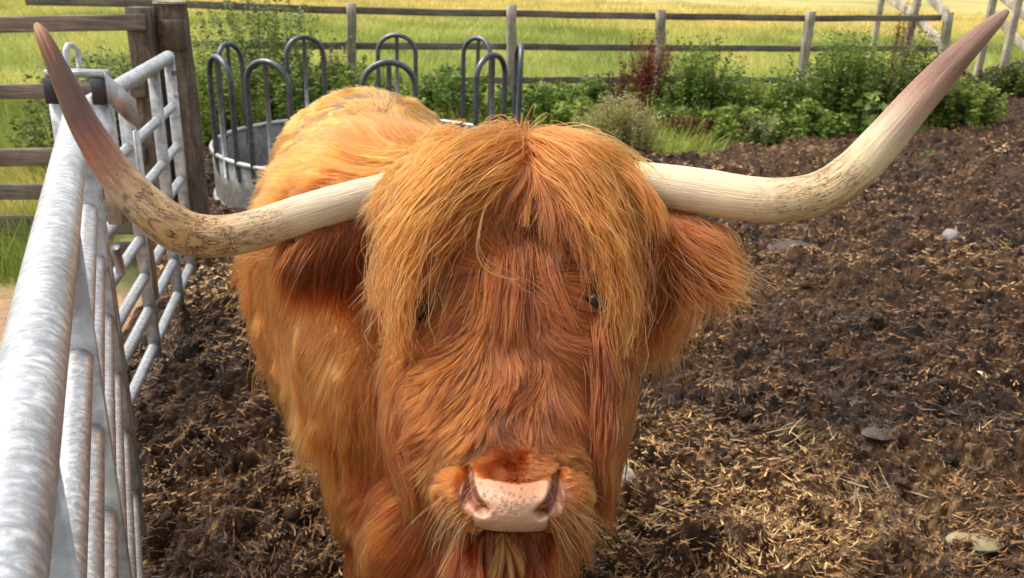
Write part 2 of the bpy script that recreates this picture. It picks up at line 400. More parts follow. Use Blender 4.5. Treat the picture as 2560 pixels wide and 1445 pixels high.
scatter_grass('meadow_grass', 420000, (-20, 34), (8.0, 46), .10, .34, .00042, f_acc, 'yellow green meadow grass growing beyond the wooden fence', field_col)
scatter_grass('verge_grass', 90000, (-2.5, 9), (7.6, 13), .05, .20, .0005, f_acc, 'short green grass along the edge of the mud',
              lambda P: A(.17, .26, .035) * (1 + .5 * fbm(P, 2, 2, 44))[:, None] * A(1.1, 1, 1))
def l_acc(P2):
    return (in_poly(P2[:, 0], P2[:, 1], MUD_POLY) < -.15) & (P2[:, 0] / P2[:, 1] > -.85) & (P2[:, 1] > 4.2)
scatter_grass('rough_grass', 90000, (-8, -1.8), (4.3, 10), .08, .42, .0006, l_acc, 'long rough grass behind the left hand fence',
              lambda P: A(.22, .29, .045) + A(.40, .24, .11) * sstep(0, .5, fbm(P, 1.6, 3, 46))[:, None])

def build_straw(n=330000):
    y = 1.5 * np.exp(rng.random(n) ** .9 * math.log(16 / 1.5)); u = rng.uniform(-.72, .85, n); x = u * (y + .2)
    z, inn, sdm = ground_z(x, y); keep = inn > .8
    x, y, z = x[keep], y[keep], z[keep]; n = len(x); P2 = np.stack([x, y], -1)
    # clumped density: bare dark patches
    den = .5 + .5 * fbm(P2, 4.5, 3, 81); k = rng.random(n) < np.clip(.35 + .9 * den, .1, 1)
    k &= rng.random(len(k)) < np.clip(.60 + .9 * sstep(-.35, .45, fbm(P2, 2.0, 3, 84) + .5 * fbm(P2, 9, 2, 85)), .1, 1)
    x, y, z, P2, den = x[k], y[k], z[k], P2[k], den[k]; n = len(x)
    ang = 2.2 * noise(P2, 4.0, 82) + rng.normal(size=n) * .7 + .3
    d = nrm(np.stack([np.cos(ang), np.sin(ang) * .9, rng.normal(size=n) * .28 + .08], -1))
    ln = (.010 + .040 * rng.random(n) ** 2.4) * (1 + .03 * y); big = rng.random(n) < .012; ln[big] *= 2.0
    wd = (.0010 + .0024 * rng.random(n) ** 1.6) * (.7 + .20 * y)
    r = rng.random(n); br = np.clip(.31 + .75 * (r - .5) + .55 * (den - .5) + .40 * fbm(P2, 1.2, 2, 83), 0, 1)
    c0 = A(.028, .015, .008); c1 = A(.14, .068, .024); c2 = A(.40, .215, .070); c3 = A(.82, .56, .24)
    t = br[:, None]; C = c0 + (c1 - c0) * sstep(0, .35, t) + (c2 - c1) * sstep(.3, .62, t) + (c3 - c2) * sstep(.6, .9, t)
    rd = rng.random(n) < .18; C[rd] *= A(1.0, .74, .5)
    bend = rng.normal(size=(n, 3)) * (ln * .22)[:, None]
    root = np.stack([x, y, z + .004 + .006 * rng.random(n)], -1) - d * (ln / 2)[:, None]
    side = nrm(np.cross(d, nrm(np.stack([rng.normal(size=n) * .5, rng.normal(size=n) * .5 - .3, np.ones(n)], -1))))
    V, Q, Cc = ribbons(root, d, ln, wd, bend, C, side)
    return tag(mesh_np('straw_litter', V, Q, M_STRAW, col=Cc), 'trampled straw and bark litter over the brown mud', 'straw', kind='stuff')
build_straw()

def lumps(name, n, label):
    """small crumbs of mud"""
    ico = [(0, 0, 1)] + [(math.cos(a) * .9, math.sin(a) * .9, .3) for a in np.linspace(0, 2 * np.pi, 6)[:-1]] + [(math.cos(a + .6) * .9, math.sin(a + .6) * .9, -.4) for a in np.linspace(0, 2 * np.pi, 6)[:-1]]
    B = np.array(ico); T = [(0, 1 + i, 1 + (i + 1) % 5) for i in range(5)] + [(1 + i, 6 + i, 1 + (i + 1) % 5) for i in range(5)] + [(1 + (i + 1) % 5, 6 + i, 6 + (i + 1) % 5) for i in range(5)]
    y = 1.6 * np.exp(rng.random(n) * math.log(11 / 1.6)); x = rng.uniform(-.7, .82, n) * (y + .2); z, inn, _ = ground_z(x, y); k = inn > .9
    x, y, z = x[k], y[k], z[k]; n = len(x); s = (.004 + .020 * rng.random(n) ** 3.5) * (.8 + .08 * y)
    V = B[None] * s[:, None, None] * (.6 + .8 * rng.random((n, len(B), 3))) * A(1.2, 1.2, .8) + np.stack([x, y, z + s * .3], -1)[:, None]
    Q = np.array(T)[None] + (np.arange(n) * len(B))[:, None, None]
    C = A(.05, .027, .014)[None] * (.6 + 1.6 * rng.random((n, 1)) ** 2) * (1 + rng.normal(size=(n, 3)) * .06)
    return tag(mesh_np(name, V.reshape(-1, 3), Q.reshape(-1, 3), M_MUD, col=np.clip(np.repeat(C, len(B), 0), 0, 1)), label, 'mud', kind='stuff')
lumps('mud_crumbs', 2500, 'dark crumbs of trodden mud scattered over the yard')

# ------------------------------------------------------------------ stones and pats on the mud
def stone(name, px, py, r, h, colr, label, cat, group=None, seed=0, squash=1.0, ridges=False):
    c = PZ(px, py, .05); th = np.linspace(0, 2 * np.pi, 40, endpoint=False); ph = np.linspace(0, np.pi / 2 * 1.15, 16); V = []; Q = []
    for i, p in enumerate(ph):
        rr = math.sin(min(p, np.pi / 2)); zz = math.cos(p)
        for t in th: V.append((rr * math.cos(t) * r, rr * math.sin(t) * r * squash, zz * h))
    V = np.array(V); nz = fbm(V, 1.2 / r, 4, seed + 5)[:, None]; V = V * (1 + .35 * nz)
    if ridges: V[:, 2] += .004 * np.sin(V[:, 1] * 300 + 6 * noise(V, 20, seed)) * (V[:, 2] > h * .3)
    for i in range(len(ph) - 1):
        for j in range(40): Q.append((i * 40 + j, (i + 1) * 40 + j, (i + 1) * 40 + (j + 1) % 40, i * 40 + (j + 1) % 40))
    zz = ground_z(np.array([c[0]]), np.array([c[1]]))[0][0]
    C = np.clip(np.array(colr)[None] * (1 + .3 * fbm(V, 2.5 / r, 3, seed)[:, None]), 0, 1)
    V = V + A(c[0], c[1], zz)
    o = mesh_np(name, V, Q, M_STONE, col=C, smooth=True); return tag(o, label, cat, group)
stone('cow_pat', 1985, 615, .17, .035, (.085, .058, .044), 'smooth grey brown cow pat in the mud right of the ear', 'cow pat', seed=3, squash=.75, ridges=True)
stone('cow_pat', 2190, 1105, .07, .008, (.075, .055, .042), 'small ridged grey cow pat at lower right in the mud', 'cow pat', seed=8, squash=.7, ridges=True)
stone('pale_stone', 1556, 1208, .035, .035, (.62, .54, .45), 'pale broken stone in the mud beside the cow muzzle', 'stone', seed=4)
stone('flat_stone', 2440, 1352, .075, .012, (.28, .225, .12), 'flat olive beige stone half sunk near the bottom right corner', 'stone', seed=6, squash=.6)
stone('white_pebble', 2450, 928, .016, .018, (.80, .74, .56), 'tiny cream white pebble standing out at the right of the mud', 'stone', seed=7)
stone('grey_stone', 2378, 588, .055, .05, (.27, .235, .215), 'rough grey stone in the mud below the right horn', 'stone', seed=9)
def straw_tuft(px, py, n, spread, ln, label, colr=(.62, .47, .22)):
    c = PZ(px, py, .05); P2 = np.stack([c[0] + rng.normal(size=n) * spread, c[1] + rng.normal(size=n) * spread * .6], -1)
    z = ground_z(P2[:, 0], P2[:, 1])[0]; a0 = rng.uniform(0, 3.1); ang = a0 + rng.normal(size=n) * .6
    d = nrm(np.stack([np.cos(ang), np.sin(ang), .15 + .25 * rng.normal(size=n)], -1)); l = ln * (.4 + .9 * rng.random(n))
    V, Q, C = ribbons(np.concatenate([P2, z[:, None] + .015], 1) - d * l[:, None] * .5, d, l, np.full(n, .0018), rng.normal(size=(n, 3)) * .3 * l[:, None], A(*colr)[None] * (.5 + .7 * rng.random((n, 1))), K=5)
    o = mesh_np('straw_tuft', V, Q, M_STRAW, col=C); tag(o, label, 'straw tuft', 'loose tufts of yellow straw on the mud')
straw_tuft(2455, 1075, 16, .03, .16, 'bright yellow straw wisps by the right edge of the mud')
straw_tuft(2000, 1090, 40, .05, .12, 'curled golden straw clump right of the cow face')
straw_tuft(2190, 1230, 30, .05, .12, 'pale straw fan in the lower right mud', (.55, .43, .27))
straw_tuft(1590, 1290, 30, .05, .10, 'yellow straw clump low beside the muzzle')
straw_tuft(1250 + 1140, 470, 14, .05, .14, 'thin straw wisps in the mud below the right horn bend', (.5, .40, .26))

# ------------------------------------------------------------------ fences
def fence_y(x): return 10.35 + .295 * (x + 1.9)
FT = nrm(A(1, .295, 0)); FN = A(-FT[1], FT[0], 0)
def line_hit(px, py):
    """point on the back fence line under pixel column, near height of py"""
    d = ray(px, py); P0 = A(-1.9, 10.35, 0); t = ((P0 - CC) @ FN) / (d @ FN); return CC + d * t
bf = thing('wooden_fence', 'weathered post and rail fence running behind the ring feeder and the weeds', 'fence', (0, 10.9, 0))
tops = [(877, 8), (1277, 12), (1648, 24), (2022, 28), (2366, 30)]
px_posts = []
for i, (px, py) in enumerate(tops):
    p = line_hit(px, py); wd = .052
    bx_, by_ = p[0], p[1]; bot = A(bx_ + rng.normal() * .01, by_, -.2)
    q = A(p[0] + .0, p[1], p[2])
    if i == 4: bot = bot + A(.05, 0, 0)
    if i == 2: bot = bot + A(.09, 0, 0)
    if i in (0,): bot = bot + A(-.02, 0, 0)
    off = -FN * .05
    MB().beam(bot + off, q + off, FT * wd, FN * .05, seg=10, jit=.1, seed=i).build('post', M_POST, bf); px_posts.append(p)
rail_px = [[(470, 11), (870, 27), (1277, 34), (1648, 41), (2022, 46), (2355, 45)],
           [(480, 112), (870, 115), (1277, 117), (1648, 121), (2022, 122), (2352, 122)],
           [(1060, 201), (1277, 201), (1640, 200), (2022, 201), (2340, 203)]]
for j, row in enumerate(rail_px):
    for k in range(len(row) - 1):
        a = line_hit(*row[k]); b_ = line_hit(*row[k + 1]); hh = .040
        MB().beam(a + FN * .022 + FT * .004, b_ + FN * .022 - FT * .004, FN * .018, A(0, 0, hh), seg=8, jit=.12, seed=j * 7 + k).build('rail', M_RAIL, bf)
# continuation to the left behind the big post
a = line_hit(470, 11); b_ = a - FT * 1.6; MB().beam(a + FN * .022, b_ + FN * .022, FN * .018, A(0, 0, .04), 3).build('rail', M_RAIL, bf)

# left fence, in front of the far meadow
lf = thing('wooden_fence', 'dark close railed fence at the left behind the metal gate', 'fence', (-3.0, 4.8, 0))
yL = 4.8
def railL(z0, z1, x0=-4.6, x1=None, tilt=0.0, n_=0):
    x1 = -2.02 if x1 is None else x1
    zc = (z0 + z1) / 2; hh = (z0 - z1) / 2
    MB().beam(A(x0, yL, zc - tilt * .6), A(x1, yL, zc + tilt), A(0, .02, 0), A(0, 0, hh), seg=12, jit=.1, seed=50 + n_).build('rail', M_RAIL, lf)
sl = [(42, 82, 35, 75), (213, 249, 205, 243), (373, 415, 370, 412), (461, 497, 458, 495), (540, 590, 536, 582), (612, 650, 606, 640)]
for n_, (a0, a1, b0, b1) in enumerate(sl):
    zt, zb = PY(0, a0, yL)[2], PY(0, a1, yL)[2]; zt2, zb2 = PY(360, b0, yL)[2], PY(360, b1, yL)[2]
    pa = A(-4.6, yL, 0); xa = PY(0, a0, yL)[0]; xb = PY(360, b0, yL)[0]; zc0 = (zt + zb) / 2; zc1 = (zt2 + zb2) / 2; sl_ = (zc1 - zc0) / (xb - xa)
    MB().beam(A(-4.6, yL, zc0 + sl_ * (-4.6 - xa)), A(xb, yL, zc1), A(0, .02, 0), A(0, 0, (zt - zb) / 2), seg=14, jit=.1, seed=60 + n_).build('rail', M_RAIL, lf)
pt = PY(350, 18, yL + .09)
MB().beam(A(pt[0], yL + .095, -.1), A(pt[0], yL + .095, pt[2]), A(.066, 0, 0), A(0, .07, 0), 10, .08, 71).build('post', M_DARKPOST, lf)
MB().beam(A(pt[0] + .10, yL + .12, pt[2] - .14), A(pt[0] + .22, yL + .12, pt[2] - .14), A(0, .03, 0), A(0, 0, .08), 2).build('block', M_DARKPOST, lf)

# big round gate post
bp = PY(425, 8, 5.0); gp = thing('gate_post', 'thick dark round timber post the second gate hangs on', 'post', (bp[0], 5.0, 0))
mbp = MB(); zz = np.linspace(-.2, bp[2], 30)
pts = np.stack([bp[0] + .02 * (zz - 1) * 0 + .006 * np.sin(zz * 3), 5.0 + 0 * zz, zz], -1); mbp.tube(pts, np.where(zz > bp[2] - .03, .088, .098) + .003 * np.sin(zz * 9), 28); mbp.build('post', M_DARKPOST, gp, True)
mbc = MB(); mbc.tube([A(bp[0], 5, bp[2] + .001), A(bp[0], 5, bp[2] + .012)], .09, 20); mbc.build('post_cap', M_POST, gp)

# right hand far fences
def far_fence(label, posts, rails, loc, grp=None, wd=.05):
    t = thing('wooden_fence', label, 'fence', loc)
    for (px, py, y, lean) in posts:
        p = PY(px, py, y); MB().beam(A(p[0] - lean, y, -.1), A(p[0], y, p[2]), A(wd, 0, 0), A(0, wd, 0), 6, .08, px).build('post', M_POST, t)
    for (p0, p1) in rails:
        a = PY(p0[0], p0[1], p0[2]); b_ = PY(p1[0], p1[1], p1[2]); d = nrm(b_ - a); sv = nrm(np.cross(d, A(0, 0, 1)))
        MB().beam(a, b_, sv * .02, A(0, 0, .075), 6, .1, p0[0]).build('rail', M_POST, t)
    return t
far_fence('pale grey wooden fence turning away from the end post towards the field', [(2300, -30, 14.6, .05), (2215, -60, 17.5, .02)],
          [((2368, 38, 12.75), (2290, -42, 15.2)), ((2366, 118, 12.75), (2280, 36, 15.2)), ((2290, 40, 14.8), (2200, -20, 18.0))], (6.6, 14, 0))
far_fence('pale timber fence in the upper right corner beyond the path', [(2492, -40, 15.5, 0), (2560, -60, 14.0, 0)],
          [((2440, -62, 17.2), (2700, 150, 12.0)), ((2470, 22, 16.8), (2700, 262, 12.0))], (9, 14.5, 0))

# ------------------------------------------------------------------ metal gates
def vplane(P, Q, px, py):
    d = nrm((Q - P) * A(1, 1, 0)); n = A(-d[1], d[0], 0); r = ray(px, py); t = ((P - CC) @ n) / (r @ n); X_ = CC + r * t; return (X_ - P) @ d, X_[2]
def tube_attr(name, p, q, r, parent, mat, n=48, segs=60):
    t = np.linspace(0, 1, segs); ang = np.linspace(0, 2 * np.pi, n, endpoint=False); T = nrm(q - p); U = nrm(np.cross(T, A(0, 0, 1))); W = np.cross(T, U)
    V = (p + (q - p) * t[:, None])[:, None] + r * (np.cos(ang)[None, :, None] * U + np.sin(ang)[None, :, None] * W); Ln = np.linalg.norm(q - p)
    Q = [(i * n + j, i * n + (j + 1) % n, (i + 1) * n + (j + 1) % n, (i + 1) * n + j) for i in range(segs - 1) for j in range(n)]
    al = np.repeat(t * Ln, n); arr = np.tile(np.abs(ang / np.pi - 1) , segs)
    return mesh_np(name, V.reshape(-1, 3), Q, mat, parent, True, extra={'along': al, 'around': arr})
GA = PZ(118, 705, 1.28); GB = PZ(172, 400, 1.28); gd = nrm((GB - GA) * A(1, 1, 0)); gn = A(-gd[1], gd[0], 0)   # gn points to the left side
def G1(s, z, o=0.0): return GA + gd * s + gn * o + A(0, 0, z - 1.28)
g1 = thing('metal_gate', 'near galvanised tubular gate with a thick wet top tube at the left edge', 'gate', tuple(G1(0, 0)), 'galvanised field gates')
tube_attr('top_rail', G1(-1.1, 1.28), G1(1.34, 1.28), .0305, g1, M_TUBE, segs=120)
for z in (1.072, .945, .79, .63, .46, .27):
    tube_attr('rail', G1(-1.1, z), G1(1.36, z), .021, g1, M_TUBE, n=28, segs=60)
for s_ in (.24, 1.12, 1.34):
    MB().beam(G1(s_, .14, -.004), G1(s_, 1.27, -.004), gd * .005, gn * .0245, 1).build('stile', M_GALV, g1)
MB().beam(G1(-.42, .14, -.004), G1(-.42, 1.27, -.004), gd * .005, gn * .0245, 1).build('stile', M_GALV, g1)
# spring latch bolt on the gate
MB().tube([G1(.98, 1.02, -.05), G1(1.06, .93, -.055)], .011, 12).build('latch_bolt', M_GALV, g1, True)
# receiver frame between the gates
lt = PY(250, 175, 2.42); lf2 = thing('gate_latch_frame', 'galvanised upright latch frame with black rubber buffers between the gates', 'latch frame', (lt[0], 2.42, 0))
LX = A(lt[0], 2.42, 0); ux = nrm(A(1, .08, 0)); uy = A(-ux[1], ux[0], 0)
ztop = PY(230, 172, 2.42)[2]
def LL(x, y, z): return LX + ux * x + uy * y + A(0, 0, z)
for x_, zb_ in ((-.128, .60), (-.012, PY(285, 560, 2.42)[2])):
    MB().beam(LL(x_, 0, zb_), LL(x_, 0, ztop - .075), ux * .021, uy * .006).build('upright', M_GALV, lf2)
    MB().beam(LL(x_ + .018, .02, zb_), LL(x_ + .018, .02, ztop - .075), ux * .004, uy * .022).build('upright', M_GALV, lf2)
MB().beam(LL(-.138, .0, ztop - .012), LL(.015, .0, ztop - .012), uy * .03, A(0, 0, .009)).build('top_plate', M_GALV, lf2)
MB().beam(LL(-.145, .012, ztop - .044), LL(.0, .012, ztop - .044), uy * .006, A(0, 0, .006)).build('slide_bar', M_GALV, lf2)
for x_ in (-.126, 0.0):
    MB().beam(LL(x_, -.028, ztop - .092), LL(x_, -.028, ztop - .022), ux * .0165, uy * .011).build('buffer', M_RUBBER, lf2)
w0 = MB(); pv = [LL(.017, -.02, ztop - .006), LL(.017, -.02, ztop - .085), LL(.040, .12, ztop - .19), LL(.040, .12, ztop - .10)]
th_ = ux * .004; w0.add(np.array([p - th_ for p in pv] + [p + th_ for p in pv]), [(0, 1, 2, 3), (7, 6, 5, 4), (0, 4, 5, 1), (1, 5, 6, 2), (2, 6, 7, 3), (3, 7, 4, 0)]); w0.build('guide_plate', M_GALV, lf2)
MB().beam(LL(.034, .12, .62), LL(.034, .12, ztop - .19), ux * .004, uy * .02).build('upright', M_GALV, lf2)
hp = [LL(-.085, .0, ztop), LL(-.085, 0, ztop + .045), LL(-.082, .012, ztop + .06), LL(-.078, .03, ztop + .06), LL(-.072, .045, ztop + .045), LL(-.072, .045, ztop)]
MB().tube(hp, .008, 10).build('handle', M_GALV, lf2, True)
# far gate
FA = PZ(290, 222, 1.2); FB = PZ(425, 140, 1.2); fd = nrm((FB - FA) * A(1, 1, 0)); fn = A(-fd[1], fd[0], 0)
def G2(s, z, o=0.0): return FA + fd * s + fn * o + A(0, 0, z - 1.2)
g2 = thing('metal_gate', 'farther galvanised tubular gate hung from the dark round post', 'gate', tuple(G2(0, 0)), 'galvanised field gates')
tube_attr('top_rail', G2(-.55, 1.2), G2(1.08, 1.2), .029, g2, M_TUBE, n=32)
for z in (.975, .785, .62, .47, .33, .17):
    tube_attr('rail', G2(-.55, z), G2(1.06, z), .020, g2, M_TUBE, n=20, segs=40)
for s_, hw in ((-.52, .022), (.07, .026), (.66, .026), (1.06, .03)):
    MB().beam(G2(s_, .12, -.005), G2(s_, 1.185 if s_ < 1 else 1.22, -.005), fd * .005, fn * .024, 1).build('stile', M_GALV, g2)
for z in (1.13, 1.03):
    MB().tube([G2(1.06, z, -.012), G2(1.06, z, -.03)], .015 if z < 1.1 else .012, 8).build('bolt', M_GALVD if z > 1.1 else M_GALV, g2, True)

# ------------------------------------------------------------------ ring feeder
fcx, fcy, fR, fz = -1.09, 6.30, 1.10, 1.08
M_BAR = mat_galv('bar_steel', (.40, .43, .46))
rf = thing('ring_feeder', 'round galvanised cattle ring feeder with hooped bars behind the cow', 'feeder', (fcx, fcy, 0))
def ftop(a): return fz + .032 * math.cos(a) * fR
angs = [math.radians(206.6 - 40 * k) for k in range(9)]
angs[0] += math.radians(15)
rz = .40
def fpt(a, z, r=fR): return A(fcx + r * math.cos(a), fcy + r * math.sin(a), z)
for a in angs:
    hw = .145; top = ftop(a); pts = []
    for z in np.linspace(rz - .12, top - .14, 8): pts.append(fpt(a - hw, z))
    for k in np.linspace(0, np.pi, 14)[1:-1]: pts.append(fpt(a - hw * math.cos(k), top - .14 + .14 * math.sin(k)))
    for z in np.linspace(top - .14, rz - .12, 8): pts.append(fpt(a + hw, z))
    h_ = MB().tube(pts, .0185, 14).build('hoop', M_GALVD, rf, True)
    MB().tube([fpt(a, rz - .12), fpt(a, top - .015)], .0155, 12).build('centre_bar', M_BAR, h_, True)
th = np.linspace(0, 2 * np.pi, 97)
for z, name in ((rz, 'rim'), (.06, 'rim')):
    MB().tube([fpt(t, z) for t in th[:-1]] + [fpt(0, z)], .017, 10, cap=False).build(name, M_GALV, rf, True)
prof = [(fR - .003, .05), (fR - .003, .2), (fR - .003, rz), (fR - .007, rz), (fR - .007, .2), (fR - .007, .05)]
V = []; Q = []
for i, t in enumerate(th[:-1]):
    for r_, z_ in prof: V.append(fpt(t, z_, r_ + .004 * math.sin(t * 32)))
for i in range(96):
    for j in range(5): Q.append((i * 6 + j, i * 6 + j + 1, ((i + 1) % 96) * 6 + j + 1, ((i + 1) % 96) * 6 + j))
mesh_np('sheet', V, Q, mat_galv('dull_sheet', (.36, .35, .33), metal=.35, rough=.55), rf, True)

# ------------------------------------------------------------------ weeds
def leaves(n, roots, dirs, ln, wd, cols, fold=.25):
    """leaf = 4-vertex kite pairs folded on the midrib (2 quads-ish as tris->quads)"""
    side = nrm(np.cross(dirs, nrm(rng.normal(size=(n, 3)) + A(0, 0, 1.2)))); up = np.cross(side, dirs)
    tip = roots + dirs * ln[:, None] - A(0, 0, 1) * (ln * .25)[:, None]; mid = roots + dirs * (ln * .45)[:, None] + up * (ln * .05)[:, None]
    l_ = mid + side * wd[:, None] + up * (wd * fold)[:, None]; r_ = mid - side * wd[:, None] + up * (wd * fold)[:, None]
    V = np.stack([roots, r_, mid, tip, l_], 1).reshape(-1, 3); b = (np.arange(n) * 5)[:, None]
    Q = np.concatenate([b + np.array([0, 1, 3, 2]), b + np.array([0, 2, 3, 4])], 0)
    return V, Q, np.repeat(cols, 5, 0)
def bush(name, label, cat, px, py, y, w_, h_, nl, kind='nettle', group=None, green=(.07, .14, .022), loc=None):
    c = PY(px, py, y) if loc is None else A(*loc); c[2] = -.03
    nl = int(nl * 1.5); ns = max(14, int(nl / 55)); t = thing(name, label, cat, tuple(c), group)
    # stems
    base = np.stack([c[0] + rng.normal(size=ns) * w_ * .36, c[1] + rng.normal(size=ns) * w_ * .30, np.full(ns, -.03)], -1)
    hh = h_ * (.45 + .6 * rng.random(ns)) * np.clip(1.15 - .5 * (np.abs(base[:, 0] - c[0]) / w_), .4, 1.1)
    lean = np.stack([(base[:, 0] - c[0]) * .45 + rng.normal(size=ns) * .07, rng.normal(size=ns) * .08 + (base[:, 1] - c[1]) * .3, np.zeros(ns)], -1)
    V1, Q1, C1 = ribbons(base, nrm(lean * .5 + A(0, 0, 1)), hh, np.full(ns, .005), lean * .5 * hh[:, None], np.tile(A(*green) * A(1.3, .9, .9), (ns, 1)), K=5)
    tag(mesh_np('stems', V1, Q1, M_LEAF, t, col=C1), kind='stuff')
    si = rng.integers(0, ns, nl); u = rng.random(nl) ** .75
    R = base[si] + nrm(lean * .5 + A(0, 0, 1))[si] * (hh[si] * u)[:, None] + (lean * .5 * hh[:, None])[si] * (u ** 2)[:, None]
    a = rng.uniform(0, 2 * np.pi, nl); D = nrm(np.stack([np.cos(a), np.sin(a), .25 + .5 * rng.random(nl)], -1))
    g = A(*green)
    if kind == 'nettle': ln = .05 + .05 * rng.random(nl); wd = ln * .24
    elif kind == 'fine': ln = .030 + .045 * rng.random(nl); wd = ln * .20
    elif kind == 'dock': ln = .018 + .02 * rng.random(nl); wd = ln * .4
    elif kind == 'broad': ln = .12 + .12 * rng.random(nl); wd = ln * .30
    elif kind == 'fluffy': ln = .02 + .03 * rng.random(nl); wd = ln * .15
    ln = ln * (1.25 - .5 * u)
    R = R + D * (.02 * rng.random(nl) * (kind != 'dock'))[:, None]
    if kind == 'dock': u = u * .55 + .45; R = base[si] + nrm(lean * .5 + A(0, 0, 1))[si] * (hh[si] * u)[:, None] + (lean * .5 * hh[:, None])[si] * (u ** 2)[:, None] + rng.normal(size=(nl, 3)) * .012
    hue = noise(R, 6, int(abs(px)) % 97)[:, None]
    C = g[None] * (.55 + .75 * rng.random((nl, 1))) * (1 + .35 * hue) * (1 + np.array([[.35, .1, 0]]) * (u[:, None] - .4))
    if kind != 'dock':
        ye = rng.random(nl) < .08; C[ye] = C[ye] * .5 + A(.30, .26, .06) * .5
    V2, Q2, C2 = leaves(nl, R, D, ln, wd, np.clip(C, .004, 1)); mesh_np('leaves', V2, Q2, M_LEAF, t, col=C2)
    if kind in ('fine', 'fluffy'):
        nf = 260 if kind == 'fluffy' else 60; si = rng.integers(0, ns, nf); P = base[si] + nrm(lean * .5 + A(0, 0, 1))[si] * (hh[si] * (.92 + .12 * rng.random(nf)))[:, None] + (lean * .5 * hh[:, None])[si] + rng.normal(size=(nf, 3)) * .02
        D = nrm(rng.normal(size=(nf, 3)) + A(0, 0, .8)); cf = A(.62, .42, .40) if kind == 'fluffy' else A(.80, .78, .68)
        V3, Q3, C3 = leaves(nf, P, D, np.full(nf, .022), np.full(nf, .008), cf[None] * (.6 + .5 * rng.random((nf, 1)))); tag(mesh_np('flowers', V3, Q3, M_LEAF, t, col=C3), kind='stuff')
    return t
GW = 'weeds growing along the fence'
Gd = (.125, .22, .03); Gm = (.21, .31, .045); Gy = (.17, .22, .045); Rd = (.19, .05, .025)
